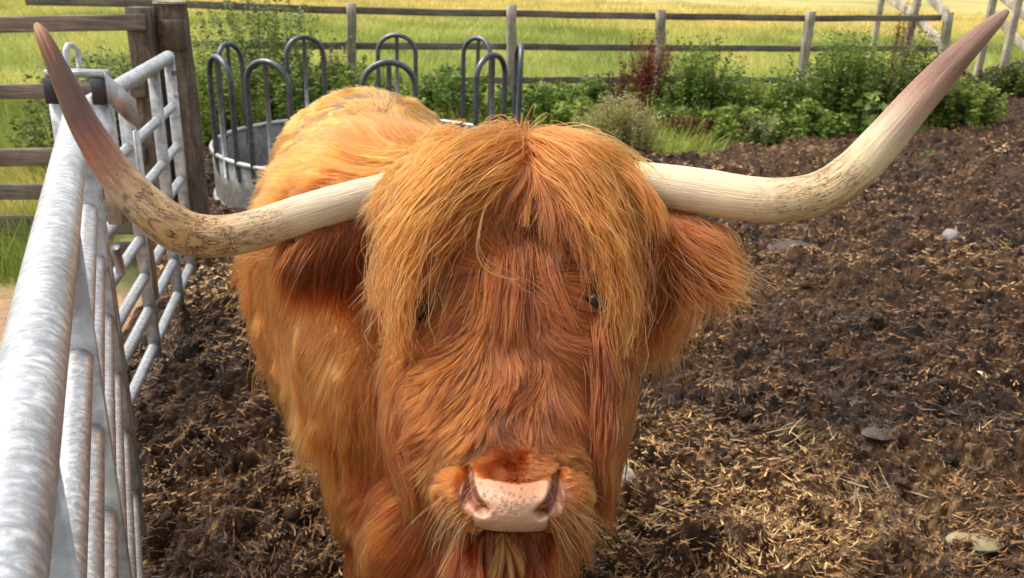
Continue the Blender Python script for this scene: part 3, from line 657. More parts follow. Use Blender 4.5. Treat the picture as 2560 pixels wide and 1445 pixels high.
W = [
 ('weed', 'low dark green nettle patch just right of the ring feeder', 'weed', 1370, 300, 9.6, .55, .46, 3200, 'nettle', Gd),
 ('weed', 'mid green nettles between the feeder hoops and second fence post', 'weed', 1130, 210, 9.9, .8, .55, 3200, 'nettle', Gd),
 ('weed', 'nettle clump at the foot of the third rail left of the red dock', 'weed', 1470, 300, 9.9, .45, .48, 2600, 'nettle', Gd),
 ('dock_plant', 'rusty red seeding dock leaning against the middle fence post', 'dock', 1610, 300, 10.1, .32, 1.0, 2400, 'dock', Rd),
 ('dock_plant', 'dark red dock stalks left of the middle fence post', 'dock', 1545, 300, 9.8, .28, .62, 1500, 'dock', (.085, .028, .018)),
 ('weed', 'tall deep green weed clump right of the middle fence post', 'weed', 1735, 320, 9.9, .55, .92, 6500, 'fine', Gd),
 ('weed', 'leafy green weed clump below the short rail piece', 'weed', 1850, 330, 9.9, .6, .55, 5500, 'fine', Gm),
 ('weed', 'widest and tallest dark green weed with white flowers under the right rails', 'weed', 2090, 320, 10.2, .60, 1.02, 8500, 'fine', Gd),
 ('weed', 'dense green weeds left of the fourth fence post', 'weed', 1960, 330, 10.1, .5, .60, 4200, 'fine', Gd),
 ('weed', 'yellowish green bushy weed before the end fence post', 'weed', 2260, 310, 10.6, .5, .98, 6000, 'fine', (.12, .165, .035)),
 ('dock_plant', 'thin dark red dock stalk between the two right weed clumps', 'dock', 2205, 320, 10.1, .14, .95, 700, 'dock', (.09, .032, .02)),
 ('weed', 'low green weed spilling over the mud right of the horn', 'weed', 2380, 285, 10.7, .6, .55, 4600, 'nettle', Gm),
 ('flowering_weed', 'pale fluffy pink tipped weed behind the cow forelock', 'weed', 1545, 385, 8.2, .46, .52, 9000, 'fluffy', (.36, .38, .13)),
 ('weed', 'small pale green seedling clump at the mud edge', 'weed', 1890, 355, 9.0, .26, .30, 1600, 'fluffy', (.16, .24, .06)),
 ('weed', 'low rusty brown dying weed at the mud edge', 'weed', 1720, 345, 9.1, .32, .26, 1100, 'dock', (.16, .075, .03)),
 ('broadleaf_weed', 'broad leaved pale burdock by the right horn', 'weed', 2185, 330, 9.6, .22, .42, 46, 'broad', (.19, .28, .07)),
 ('weed', 'tall straggly flowering weed behind the left feeder hoops', 'weed', 650, 150, 9.4, .9, 1.32, 6500, 'fine', (.10, .16, .035)),
 ('weed', 'dark green nettle bank seen through the left feeder hoops', 'weed', 700, 260, 9.0, .9, .70, 5000, 'nettle', Gd),
 ('weed', 'green nettle bank low behind the far feeder hoops', 'weed', 880, 240, 9.6, .8, .60, 3600, 'nettle', Gm),
 ('dock_plant', 'brown red dock behind the feeder beside the first fence post', 'dock', 830, 200, 9.8, .25, .85, 1300, 'dock', (.12, .045, .025)),
 ('weed', 'tall green weed between the round post and the feeder', 'weed', 540, 260, 8.0, .45, .95, 3800, 'fine', Gm),
 ('weed', 'bushy green weeds behind the latch frame beyond the left fence', 'weed', 235, 180, 6.6, .55, .92, 6000, 'fine', (.10, .16, .03)),
 ('weed', 'white flowered weeds beside the dark square post', 'weed', 320, 180, 6.2, .35, .88, 3000, 'fine', (.085, .15, .025)),
 ('dock_plant', 'rusty seed heads hanging by the far corner fence posts', 'dock', 2252, 110, 14.6, .22, 1.35, 900, 'dock', (.15, .045, .028)),
 ('dock_plant', 'small rusty dock beside the end post on the path', 'dock', 2410, 130, 13.6, .3, .5, 700, 'dock', (.15, .06, .03)),
 ('weed', 'small bright green seedling alone in the mud', 'weed', 2338, 350, 8.3, .06, .12, 60, 'nettle', (.18, .30, .06)),
 ('weed', 'low yellow green weed filling the gap right of the red dock', 'weed', 1680, 325, 9.5, .45, .30, 2200, 'fine', (.19, .27, .05)),
 ('weed', 'low bright green weed in front of the short rail piece', 'weed', 1830, 345, 9.2, .45, .34, 2600, 'nettle', (.19, .29, .05)),
 ('weed', 'low bright green weed under the burdock', 'weed', 2010, 345, 9.5, .5, .36, 2800, 'nettle', (.18, .28, .045)),
 ('weed', 'olive green weed between the tall clump and the yellowish bush', 'weed', 2170, 315, 10.5, .45, .75, 4200, 'fine', (.16, .23, .04)),
 ('weed', 'thin olive weed left of the short rail piece', 'weed', 1800, 300, 10.4, .4, .42, 1800, 'fine', (.17, .24, .05)),
 ('weed', 'mixed green weed behind the pale pink tipped plant', 'weed', 1440, 330, 9.0, .45, .38, 2600, 'nettle', Gm),
 ('weed', 'green weed in the top right corner under the pale fence', 'weed', 2540, 190, 13.4, .6, .5, 2500, 'nettle', (.12, .17, .035)),
]
for (nm, lb, ct, px, py, y, w_, h_, nl, kd, g) in W:
    p = PY(px, py, y); bush(nm, lb, ct, px, py, y, w_, h_, nl, kd, GW, g)

# ------------------------------------------------------------------ the cow
cow = thing('highland_cow', 'shaggy ginger highland cow with wide upswept horns facing the camera', 'cow', (-.2, 1.9, 0))

def superring(c, ux_, uy_, a, b1, b2, p1=2.0, p2=2.0, n=48):
    """ring round c: ux_ lateral, uy_ 'up'; half width a, upper extent b1, lower extent b2"""
    t = np.linspace(0, 2 * np.pi, n, endpoint=False); co, si = np.cos(t), np.sin(t); p = np.where(si > 0, p1, p2)
    x = np.sign(co) * np.abs(co) ** (2 / p) * a; y = np.sign(si) * np.abs(si) ** (2 / p) * np.where(si > 0, b1, b2)
    return c + x[:, None] * ux_ + y[:, None] * uy_
def loft(mb, rings):
    n = len(rings[0]); V = np.concatenate(rings); m = len(rings)
    Q = [(i * n + j, i * n + (j + 1) % n, (i + 1) * n + (j + 1) % n, (i + 1) * n + j) for i in range(m - 1) for j in range(n)]
    for base, fl in ((0, 1), ((m - 1) * n, 0)):
        for j in range(1, n // 2):
            q4 = (base + j - 1, base + j, base + n - 1 - j, base + (n - j) % n); Q.append(q4 if fl else q4[::-1])
    mb.add(V, Q)
def resample(st, m):
    st = np.array(st, float); t = np.linspace(0, len(st) - 1, m); i = np.clip(t.astype(int), 0, len(st) - 2); f = (t - i)[:, None]
    P0 = st[np.maximum(i - 1, 0)]; P1 = st[i]; P2 = st[i + 1]; P3 = st[np.minimum(i + 2, len(st) - 1)]
    return .5 * (2 * P1 + (P2 - P0) * f + (2 * P0 - 5 * P1 + 4 * P2 - P3) * f ** 2 + (3 * P1 - P0 - 3 * P2 + P3) * f ** 3)

tor = [  # y, cx, half width, ztop, zbot
 (3.34, -.56, .08, 1.06, .86), (3.27, -.55, .19, 1.15, .72), (3.12, -.53, .27, 1.215, .60), (2.92, -.51, .325, 1.235, .52), (2.68, -.46, .335, 1.20, .45),
 (2.40, -.38, .385, 1.22, .41), (2.12, -.31, .398, 1.25, .40), (1.88, -.235, .368, 1.295, .44), (1.66, -.155, .305, 1.325, .50), (1.48, -.11, .255, 1.27, .52),
 (1.36, -.07, .20, 1.20, .56), (1.28, -.05, .12, 1.10, .66)]
mb = MB(); rings = []
for (y, cx, a, zt, zb) in resample(tor, 40):
    zc = zb + (zt - zb) * .55; rings.append(superring(A(cx, y, zc), AX, A(0, 0, 1), a, zt - zc, zc - zb, 2.15, 2.0))
loft(mb, rings)
# neck up to the back of the poll
nk = [((-.15, 1.75, 1.08), .22, .20), ((-.10, 1.55, 1.12), .20, .21), ((-.05, 1.40, 1.17), .165, .20), ((-.015, 1.28, 1.21), .13, .16), ((-.005, 1.22, 1.23), .09, .10)]
rings = []
for c, a, b_ in nk: rings.append(superring(A(*c), AX, nrm(A(0, .35, 1)), a, b_, b_ * 1.25))
loft(mb, rings)
# brisket
rings = [superring(A(-.075, y, z), AX, nrm(A(0, .3, 1)), a, b_, b_) for y, z, a, b_ in ((1.75, .62, .12, .12), (1.55, .62, .19, .17), (1.42, .66, .20, .2), (1.32, .72, .15, .18), (1.27, .78, .08, .1))]
loft(mb, rings)
def leg(x0, y0, front):
    if front: st = [(.86, 0, .09, .12), (.70, 0, .095, .115), (.55, 0, .075, .085), (.42, .0, .06, .065), (.34, .0, .062, .066), (.25, .01, .045, .048), (.13, .01, .042, .045), (.08, 0, .052, .058), (.04, -.01, .056, .066), (-.02, -.015, .06, .075)]
    else: st = [(.95, -.05, .13, .2), (.75, -.05, .12, .19), (.58, .0, .085, .12), (.46, .07, .055, .07), (.38, .09, .05, .06), (.25, .07, .042, .045), (.13, .06, .042, .045), (.08, .04, .052, .056), (.04, .03, .056, .065), (-.02, .02, .06, .072)]
    loft(mb, [superring(A(x0, y0 + dy, z), AX, A(0, 1, 0), a, b_, b_, n=32) for z, dy, a, b_ in st])
leg(-.285, 1.60, 1); leg(.075, 1.60, 1); leg(-.72, 2.95, 0); leg(-.36, 3.02, 0)
tmp = mb.build('tmp', None)
rm = tmp.modifiers.new('r', 'REMESH'); rm.mode = 'VOXEL'; rm.voxel_size = .016
sm = tmp.modifiers.new('s', 'SMOOTH'); sm.iterations = 6; sm.factor = .6
dg = bpy.context.evaluated_depsgraph_get(); ev = tmp.evaluated_get(dg).to_mesh()
nv = len(ev.vertices); BV = np.zeros(nv * 3, np.float32); ev.vertices.foreach_get('co', BV); BV = BV.reshape(-1, 3).astype(float)
BQ = [tuple(p.vertices) for p in ev.polygons]; BQ = np.array([q if len(q) == 4 else (q[0], q[1], q[2], q[2]) for q in BQ])
tme = tmp.data; bpy.data.objects.remove(tmp); bpy.data.meshes.remove(tme)

# ---- head frame: poll P0 to muzzle M0
P0 = PD(1270, 400, 1.22); M0 = PD(1280, 1260, .985); HA = nrm(M0 - P0); HX = nrm(AX - HA * (AX @ HA)); HN = nrm(np.cross(HA, HX))
if HN[2] < 0: HN = -HN
def hp_(px, py, n=0.0):
    """world point on the plane n metres off the face plane"""
    d = ray(px, py); t = ((P0 + HN * n - CC) @ HN) / (d @ HN); return CC + d * t
def hs(px, py):
    q = hp_(px, py) - P0; return q @ HX, q @ HA
hst = [(300, 1270, .03, -.05, .05, 2.), (335, 1270, .075, -.030, .10, 2.), (380, 1270, .102, -.012, .13, 2.2), (450, 1270, .116, -.002, .16, 2.5), (560, 1270, .120, .004, .18, 2.6), (680, 1272, .122, .006, .19, 2.6),
       (760, 1273, .121, .000, .19, 2.5), (850, 1273, .118, -.004, .18, 2.4), (960, 1270, .108, -.002, .17, 2.3), (1080, 1265, .090, .000, .14, 2.2), (1160, 1270, .078, -.004, .12, 2.1), (1240, 1278, .072, -.02, .10, 2.1),
       (1320, 1280, .062, -.045, .065, 2.0), (1380, 1280, .035, -.06, .02, 2.0)]
rows = []
for (py, cx, a, f, b_, p) in hst:
    x, s_ = hs(cx, py); rows.append((s_, x, a, f, b_, p))
mh = MB(); rings = []
for (s_, x, a, f, b_, p) in resample(rows, 90):
    nc = f - .05; rings.append(superring(P0 + HX * x + HA * s_ + HN * nc, HX, HN, a, .05, b_, max(2., p), 2.0, 96))
loft(mh, rings); HV = np.concatenate(mh.v); HQ = np.concatenate(mh.f)

# ---- muzzle patch (nose pad and nostrils), a relief grid facing forwards and down
MD = .955; MN = nrm(A(0, -.93, .37)); MV = nrm(A(0, -.37, -.93)); kpx = MD / F
MO = PD(1282, 1250, MD)
PAD = [(-104, -63), (-90, -52), (-53, -46), (1, -42), (54, -46), (88, -52), (101, -60), (98, -30), (75, -1), (54, 22), (89, 36), (90, 68), (82, 86), (-56, 90), (-97, 74), (-98, 36), (-61, 22), (-75, 4), (-100, -30)]
def muzzle_h(U, Vv):
    wU = 174 - 62 * sstep(0, -105, Vv)
    e = (np.abs(U / wU) ** 2.4 + np.abs(Vv / np.where(Vv < 0, 135, 108)) ** 2.6)
    h = .012 - .050 * e ** 1.15
    h = h - .066 * np.clip((-Vv + 5) / 100, 0, 2) ** 1.8
    h += .004 * np.exp(-(U / 60) ** 2) * np.exp(-((Vv - 10) / 70) ** 2)
    for sg in (-1, 1):
        pts = [(-112 * -sg, -46), (-104 * -sg, -12), (-92 * -sg, 12), (-72 * -sg, 24)] if sg < 0 else [(110, -46), (102, -12), (90, 12), (70, 26)]
        if sg < 0: pts = [(-112, -46), (-106, -12), (-92, 12), (-72, 24)]
        d = np.full(U.shape, 1e9)
        for (x1, y1), (x2, y2) in zip(pts[:-1], pts[1:]):
            dx, dy = x2 - x1, y2 - y1; t = np.clip(((U - x1) * dx + (Vv - y1) * dy) / (dx * dx + dy * dy), 0, 1); d = np.minimum(d, np.hypot(U - x1 - t * dx, Vv - y1 - t * dy))
        h -= .020 * np.exp(-(d / 13.) ** 2.6)
        h -= .012 * np.exp(-((np.hypot((U - sg * 112) / 15, (Vv + 2) / 28)) ** 3))
        h += .0035 * np.exp(-(((U - sg * 142) / 28) ** 2 + ((Vv - 12) / 50) ** 2))      # hairy outer rim
        h += .005 * np.exp(-(((U - sg * 82) / 22) ** 2 + ((Vv - 52) / 20) ** 2))      # fleshy lower lobe
        h += .004 * np.exp(-(((U - sg * 84) / 14) ** 2 + ((Vv + 22) / 26) ** 2))      # inner alar edge
    h -= .035 * sstep(90, 128, Vv) + .004 * np.exp(-((U - 0) / 160) ** 4) * np.exp(-((Vv - 93) / 4.0) ** 2)       # lip line
    return h
gu = np.linspace(-225, 225, 300); gv = np.linspace(-150, 140, 220); Um, Vm = np.meshgrid(gu, gv)
Hm = muzzle_h(Um, Vm); sdp = in_poly(Um, Vm, PAD)
PV = MO + (Um * kpx)[..., None] * AX + (Vm * kpx)[..., None] * MV + Hm[..., None] * MN
ni = 300; idx = np.arange(ni * 220).reshape(220, ni)
PQ = np.stack([idx[:-1, :-1], idx[1:, :-1], idx[1:, 1:], idx[:-1, 1:]], -1).reshape(-1, 4)
UVp = np.stack([Um, Vm], -1).reshape(-1, 2)
pad = sstep(-4, 7, (sdp + 3 * noise(np.stack([Um, Vm], -1) / 12., 1, 3))).ravel(); U1, V1 = UVp[:, 0], UVp[:, 1]
# pebbled skin relief on the pad
peb = noise(UVp / 5.0, 1, 21) * .6 + noise(UVp / 8.5, 1, 22)
PV = PV.reshape(-1, 3) + (pad * .00045 * peb * sstep(-40, 30, V1))[:, None] * MN
hide = A(.18, .075, .028); pink = A(.60, .335, .21); grey = A(.44, .26, .165); red = A(.46, .21, .11); nos = A(.34, .13, .085)
padc = pink + (grey - pink) * (sstep(10, 80, V1) * .7)[:, None]
padc = padc + (red - padc) * (sstep(10, -34, V1 + 8 * noise(UVp / 15., 1, 5)) * sstep(100, 30, np.abs(U1)))[:, None]
spots = np.zeros(len(U1))
for k in range(34):
    a0 = rng.normal() * 44; b0 = -8 + rng.normal() * 9 + .004 * a0 ** 2 * -.6; r_ = 2.2 + 2.0 * rng.random(); spots = np.maximum(spots, .8 * sstep(r_ + 1.2, r_ - .8, np.hypot(U1 - a0, (V1 - b0) * .9)))
padc = padc * (1 - .5 * spots)[:, None] * (1 + .10 * noise(UVp / 4., 1, 6))[:, None]
lob = sstep(20, 8, np.hypot(np.abs(U1) - 118, V1 - 22)) * .8
PC = hide + (padc - hide) * pad[:, None]
dep = np.zeros(len(U1))
for sg in (-1, 1): dep = np.maximum(dep, np.exp(-(((U1 - sg * 104) / 24) ** 2 + ((V1 + 8) / 34) ** 2) ** 2))
PC = PC + (nos * .7 - PC) * (np.clip(dep * (1 - pad) * 1.2, 0, 1))[:, None]
PC = PC + (A(.48, .21, .14) - PC) * (sstep(24, 10, np.hypot(np.abs(U1) - 112, V1 - 30)) * (1 - pad) * .8)[:, None]

BC = np.tile(A(.20, .08, .03), (len(BV), 1)); hoof = sstep(.09, .05, BV[:, 2])[:, None]; BC = BC * (1 - hoof) + A(.03, .025, .02) * hoof
HC = np.tile(A(.13, .05, .017), (len(HV), 1))
CV = np.concatenate([BV, HV, PV]); CQ = np.concatenate([BQ, HQ + len(BV), PQ + len(BV) + len(HV)]); CCo = np.concatenate([BC, HC, PC])
# body skin: one mesh; degenerate quads from triangles removed
m, nt, b = newmat('cow_skin'); M_COW = m; a = attr(nt); nt.links.new(a.outputs['Color'], b.inputs['Base Color']); b.inputs['Roughness'].default_value = .48
b.inputs['Subsurface Weight'].default_value = .12; b.inputs['Subsurface Radius'].default_value = (.006, .003, .002); b.inputs['Subsurface Scale'].default_value = 1.0
n1 = N(nt, 'ShaderNodeTexVoronoi', Scale=420.0); nt.links.new(coords(nt), n1.inputs['Vector']); bump(nt, b, n1.outputs['Distance'], .35, .0012)
ok = CQ[:, 2] != CQ[:, 3]; CQ = CQ[ok]
mesh_np('body', CV, CQ, M_COW, cow, True, col=CCo)

# ---- eyes
m, nt, b = newmat('eye_ball'); M_EYE = m; b.inputs['Base Color'].default_value = (.010, .006, .004, 1); b.inputs['Roughness'].default_value = .22; b.inputs['Specular IOR Level'].default_value = .22
for px, py, n_, dx in ((1052, 772, -.007, .0), (1489, 758, -.013, .0)):
    c = hp_(px, py, n_) + AX * dx; th = np.linspace(0, 2 * np.pi, 25)[:-1]; ph = np.linspace(.02, np.pi - .02, 14)
    V = np.array([c + .0165 * A(math.sin(p) * math.cos(t), math.sin(p) * math.sin(t), math.cos(p)) for p in ph for t in th])
    Q = [(i * 24 + j, (i + 1) * 24 + j, (i + 1) * 24 + (j + 1) % 24, i * 24 + (j + 1) % 24) for i in range(13) for j in range(24)]
    mesh_np('eye', V, Q, M_EYE, cow, True)

# ---- horns
m, nt, b = newmat('horn'); M_HORN = m; L = nt.links
a = attr(nt); al = attr(nt, 'along'); ar = attr(nt, 'around'); cmb = N(nt, 'ShaderNodeCombineXYZ'); L.new(al.outputs['Fac'], cmb.inputs[0]); L.new(ar.outputs['Fac'], cmb.inputs[1])
def hmap(sc):
    mp = N(nt, 'ShaderNodeMapping'); mp.inputs['Scale'].default_value = sc; L.new(cmb.outputs[0], mp.inputs[0]); return mp.outputs[0]
n1 = N(nt, 'ShaderNodeTexNoise', Scale=1.0, Detail=6.0, Roughness=.65, Distortion=.4); L.new(hmap((18, 40, 1)), n1.inputs['Vector'])     # fibres along
n2 = N(nt, 'ShaderNodeTexNoise', Scale=1.0, Detail=7.0, Roughness=.7, Distortion=1.2); L.new(hmap((26, 5.0, 1)), n2.inputs['Vector'])
n3 = N(nt, 'ShaderNodeTexNoise', Scale=1.0, Detail=5.0, Roughness=.6, Distortion=2.0); L.new(hmap((38, 7, 1)), n3.inputs['Vector'])    # flake edges
ck = attr(nt, 'crack')
r1 = ramp(nt, n1.outputs[0], [(.30, (.72, .70, .66)), (.5, (1, 1, 1)), (.72, (1.18, 1.16, 1.12))])
c = mixc(nt, 'MULTIPLY', .9, a.outputs['Color'], r1.outputs[0])
# cracks: thin contour of n3 inside the rough zone
sb = N(nt, 'ShaderNodeMath', operation='SUBTRACT'); L.new(n3.outputs[0], sb.inputs[0]); sb.inputs[1].default_value = .5
ab = N(nt, 'ShaderNodeMath', operation='ABSOLUTE'); L.new(sb.outputs[0], ab.inputs[0])
lt_ = ramp(nt, ab.outputs[0], [(.008, (1, 1, 1)), (.030, (0, 0, 0))])
mk = ramp(nt, n2.outputs[0], [(.44, (0, 0, 0)), (.54, (1, 1, 1))])
ml = N(nt, 'ShaderNodeMath', operation='MULTIPLY'); L.new(lt_.outputs[0], ml.inputs[0]); L.new(mk.outputs[0], ml.inputs[1])
ml2 = N(nt, 'ShaderNodeMath', operation='MULTIPLY'); L.new(ml.outputs[0], ml2.inputs[0]); L.new(ck.outputs['Fac'], ml2.inputs[1])
st_ = ramp(nt, n2.outputs[0], [(.42, (1, 1, 1)), (.66, (.58, .42, .24))])
c2_ = mixc(nt, 'MULTIPLY', ck.outputs['Fac'], c, st_.outputs[0])
c = mixc(nt, 'MIX', ml2.outputs[0], c2_, (.10, .055, .025)); L.new(c, b.inputs['Base Color'])
b.inputs['Roughness'].default_value = .40
b.inputs['Subsurface Weight'].default_value = .08; b.inputs['Subsurface Radius'].default_value = (.01, .006, .003)
hsum = N(nt, 'ShaderNodeMath', operation='SUBTRACT'); L.new(n1.outputs[0], hsum.inputs[0]); L.new(ml2.outputs[0], hsum.inputs[1]); bump(nt, b, hsum.outputs[0], .8, .003)
def horn(pts, stops, crack, seed):
    """pts: px, py, width px, depth"""
    st = resample(pts, 170); C_ = np.array([PD(x, y, d) for x, y, w_, d in st]); R_ = st[:, 2] / 2 * st[:, 3] / F
    R_[-1] *= .35; R_[-2] *= .8
    T = nrm(np.gradient(C_, axis=0)); U = nrm(np.cross(T[0], A(0, 0, 1))); n = 56; V = []; al_ = np.concatenate([[0], np.cumsum(np.linalg.norm(np.diff(C_, axis=0), axis=1))])
    ang = np.linspace(0, 2 * np.pi, n, endpoint=False)
    for i in range(len(C_)):
        U = nrm(U - T[i] * (U @ T[i])); W_ = np.cross(T[i], U)
        dirv = np.cos(ang)[:, None] * U + np.sin(ang)[:, None] * W_
        q = C_[i] + dirv * R_[i]; rr = 1 + .030 * fbm(q * A(1, 1, 1), 9, 3, seed) + .006 * noise(q, 70, seed + 8) + .006 * math.sin(al_[i] * 160 + 2 * math.sin(al_[i] * 31)) * max(0, 1 - al_[i] / .38) + .010 * noise(np.stack([ang * 6, np.full(n, al_[i] * 6), ang * 0], -1), 1, seed + 2) * sstep(.15, .6, al_[i] / al_[-1])
        V.append(C_[i] + dirv * (R_[i] * rr)[:, None])
    V = np.concatenate(V); Q = [(i * n + j, (i + 1) * n + j, (i + 1) * n + (j + 1) % n, i * n + (j + 1) % n) for i in range(len(C_) - 1) for j in range(n)]
    base = (len(C_) - 1) * n
    for j in range(1, n // 2): Q.append((base + j - 1, base + j, base + n - 1 - j, base + (n - j) % n))
    t = np.repeat(al_ / al_[-1], n); aa_ = np.tile(ang, len(C_)); t2 = t + .03 * noise(V, 18, seed + 4) + (.045 * noise(np.stack([np.cos(aa_) * 5, np.sin(aa_) * 5, t * 6], -1), 1, seed + 5) + .02 * noise(np.stack([np.cos(aa_) * 14, np.sin(aa_) * 14, t * 9], -1), 1, seed + 6)) * sstep(.3, .6, t)
    xs = [s_[0] for s_ in stops]; cs = np.array([s_[1] for s_ in stops]); Cc = np.stack([np.interp(t2, xs, cs[:, k]) for k in range(3)], -1)
    ckv = sstep(crack[0] - .04, crack[0] + .16, t2) * sstep(crack[1] + .03, crack[1] - .18, t2)
    arr = np.tile(np.abs(ang / np.pi - 1), len(C_))
    return mesh_np('horn', V, Q, M_HORN, cow, True, col=Cc, extra={'along': np.repeat(al_, n), 'around': arr, 'crack': ckv})
cream = (.64, .46, .25); ivory = (.68, .54, .36); ochre = (.55, .33, .12); tanb = (.46, .29, .15); rb = (.24, .070, .036); dk = (.115, .050, .036); tip = (.46, .20, .10); mv = (.22, .105, .070)
horn([(1040, 450, 84, 1.27), (960, 478, 88, 1.26), (860, 506, 96, 1.25), (750, 540, 103, 1.235), (650, 572, 104, 1.22), (560, 590, 106, 1.205), (480, 586, 112, 1.195), (415, 556, 112, 1.185), (355, 506, 102, 1.18),
      (300, 446, 92, 1.175), (252, 378, 82, 1.17), (205, 300, 71, 1.165), (168, 220, 60, 1.16), (135, 150, 48, 1.155), (108, 92, 36, 1.15), (90, 58, 14, 1.15)],
     [(0, ivory), (.25, ivory), (.36, cream), (.50, ochre), (.56, (.50, .34, .18)), (.63, tanb), (.68, (.36, .16, .08)), (.74, rb), (.80, dk), (.90, (.13, .062, .042)), (.95, (.20, .085, .05)), (.985, tip), (1, (.6, .33, .18))], (.28, .74), 5)
horn([(1480, 440, 96, 1.23), (1560, 452, 104, 1.22), (1660, 466, 112, 1.20), (1770, 482, 116, 1.175), (1870, 497, 114, 1.15), (1960, 500, 112, 1.13), (2050, 482, 108, 1.115), (2130, 432, 106, 1.10), (2210, 350, 99, 1.095),
      (2285, 262, 88, 1.09), (2350, 190, 76, 1.085), (2410, 128, 62, 1.08), (2460, 80, 47, 1.08), (2495, 48, 33, 1.08), (2520, 26, 13, 1.08)],
     [(0, ivory), (.3, ivory), (.45, cream), (.58, (.68, .52, .30)), (.66, (.55, .42, .27)), (.73, (.42, .27, .18)), (.79, (.33, .165, .11)), (.86, mv), (.95, (.31, .17, .115)), (1, (.45, .26, .18))], (.36, .62), 9)

# ---- ears (flat folded leaf shape) with long hair
def ear(bx_, by_, tx_, ty_, d0, d1, wpx):
    a = PD(bx_, by_, d0); t_ = PD(tx_, ty_, d1); ax = nrm(t_ - a); Ln = np.linalg.norm(t_ - a); dn = nrm(A(0, .25, -1) - ax * (A(0, .25, -1) @ ax)); nn = np.cross(ax, dn)
    V = []; m_, n_ = 24, 18
    for i in range(m_):
        u = i / (m_ - 1); wv = .62 * wpx * d0 / F * (math.sin(math.pi * min(1, u * .9 + .12)) ** .7) + .002
        for j in range(n_):
            v = j / (n_ - 1) * 2 * np.pi; V.append(a + ax * Ln * u + dn * (math.cos(v) * wv) + nn * (math.sin(v) * .008 - .022 * math.cos(v) ** 2 * math.sin(math.pi * u)))
    Q = [(i * n_ + j, i * n_ + (j + 1) % n_, (i + 1) * n_ + (j + 1) % n_, (i + 1) * n_ + j) for i in range(m_ - 1) for j in range(n_)]
    o = mesh_np('ear', np.array(V), Q, M_SKIN, cow, True, col=np.tile(A(.20, .07, .03), (len(V), 1))); return o, a, ax, Ln, dn, nn

# ------------------------------------------------------------------ hair growing
G_ = A(0, 0, -1.)
def clump(P, cn, stren, seed, cpow=1.3, keep=.15):
    n = len(P); cn = max(2, min(cn, n)); ci = rng.choice(n, cn, replace=False); kd = kdtree.KDTree(cn)
    for i, c in enumerate(ci): kd.insert(P[c, 0] + (P[c, 1] - P[c, 0]) * 0, i)
    kd.balance(); near = np.fromiter((kd.find(Vector(p))[1] for p in P[:, 0]), int, n); c = ci[near]
    K = P.shape[1]; w_ = (np.linspace(0, 1, K) ** cpow)[None, :, None] * (stren * (.6 + .5 * rng.random(n)))[:, None, None]
    tgt = P[c] + (P[:, :1] - P[c][:, :1]) * keep
    return P + (tgt - P) * np.clip(w_, 0, .97), near
def grow(R, D, Nn, ln, K, lift, drop, wamp, wsc, seed, settle=.25, rnd=.12):
    n = len(R); d = nrm(D + Nn * np.asarray(lift).reshape(-1, 1) + rng.normal(size=(n, 3)) * rnd); P = np.zeros((n, K, 3)); P[:, 0] = R; seg = (ln / (K - 1))[:, None]
    for k in range(1, K):
        P[:, k] = P[:, k - 1] + d * seg
        dn = (d * Nn).sum(-1, keepdims=True)
        d = nrm(d + G_ * drop - Nn * (dn * settle if k > 1 else 0) + vnoise(P[:, k], wsc, seed) * wamp)
    return P
def sample(V, Q, n, wfun=None):
    T = np.concatenate([Q[:, [0, 1, 2]], Q[:, [0, 2, 3]]]); a, b_, c = V[T[:, 0]], V[T[:, 1]], V[T[:, 2]]; cr = np.cross(b_ - a, c - a); ar_ = np.linalg.norm(cr, axis=1)
    nn_ = cr / (ar_[:, None] + 1e-12); w_ = ar_.copy(); cen = (a + b_ + c) / 3
    if wfun is not None: w_ = w_ * wfun(cen, nn_)
    w_ = w_ / w_.sum(); i = rng.choice(len(T), n, p=w_); r1 = np.sqrt(rng.random((n, 1))); r2 = rng.random((n, 1))
    return a[i] * (1 - r1) + b_[i] * r1 * (1 - r2) + c[i] * r1 * r2, nn_[i]
def vcol(base, n, var=.25, near=None, nv=.2, P=None, seed=0, hue=.12):
    c = np.tile(np.array(base), (n, 1)) if np.ndim(base) == 1 else base.copy()
    f = np.exp(var * 1.25 * rng.normal(size=(n, 1)))
    if near is not None:
        cf = 1 + nv * rng.normal(size=near.max() + 1); f = f * cf[near][:, None]
    c = c * np.clip(f, .2, 2.2); hh_ = rng.normal(size=n) * hue; c[:, 1] *= 1 + hh_ * .5; c[:, 2] *= 1 + hh_
    return np.clip(c, .004, .92)
def vertical_normals(V, Q):
    return None
def tangent(d, n): return nrm(d - n * (d * n).sum(-1, keepdims=True))

# outward orientation of body faces
def orient(R, Nn, axis_pts):
    return Nn
# body coat ------------------------------------------------------
HS_ = 1.0   # density multiplier
def body_w(c, n):
    view = nrm(CC - c); f = (n * view).sum(-1); k = sstep(-.45, .05, f) * 1.0 + .03
    k *= sstep(.06, .12, c[:, 2]); k *= 1.6 - .35 * np.clip(c[:, 1] - 1.3, 0, 2); return k
bq = BQ[BQ[:, 2] != BQ[:, 3]]
cmean = BV.mean(0); tA = BV[bq[:, 0]]; tn = np.cross(BV[bq[:, 1]] - tA, BV[bq[:, 2]] - tA); FLIP = -1 if ((tn * (tA - A(-.3, 2.2, .85))).sum(-1)).mean() < 0 else 1
nb = int(190000 * HS_)
R_, N_ = sample(BV, bq, nb, lambda c, n: body_w(c, n * FLIP)); N_ = N_ * FLIP
ctr = np.interp(R_[:, 1], [1.2, 3.3], [-.03, -.56]); sx = np.clip((R_[:, 0] - ctr) / .12, -1, 1)
nz = np.clip(N_[:, 2], 0, 1)
nfl = vnoise(R_, 3.2, 201) * .55 + vnoise(R_, 9.0, 205) * .35
down = np.stack([np.zeros(nb), .22 * np.ones(nb), -np.ones(nb)], -1)
topd = np.stack([sx * .9 - .15, .30 * np.ones(nb), -.2 * np.ones(nb)], -1)
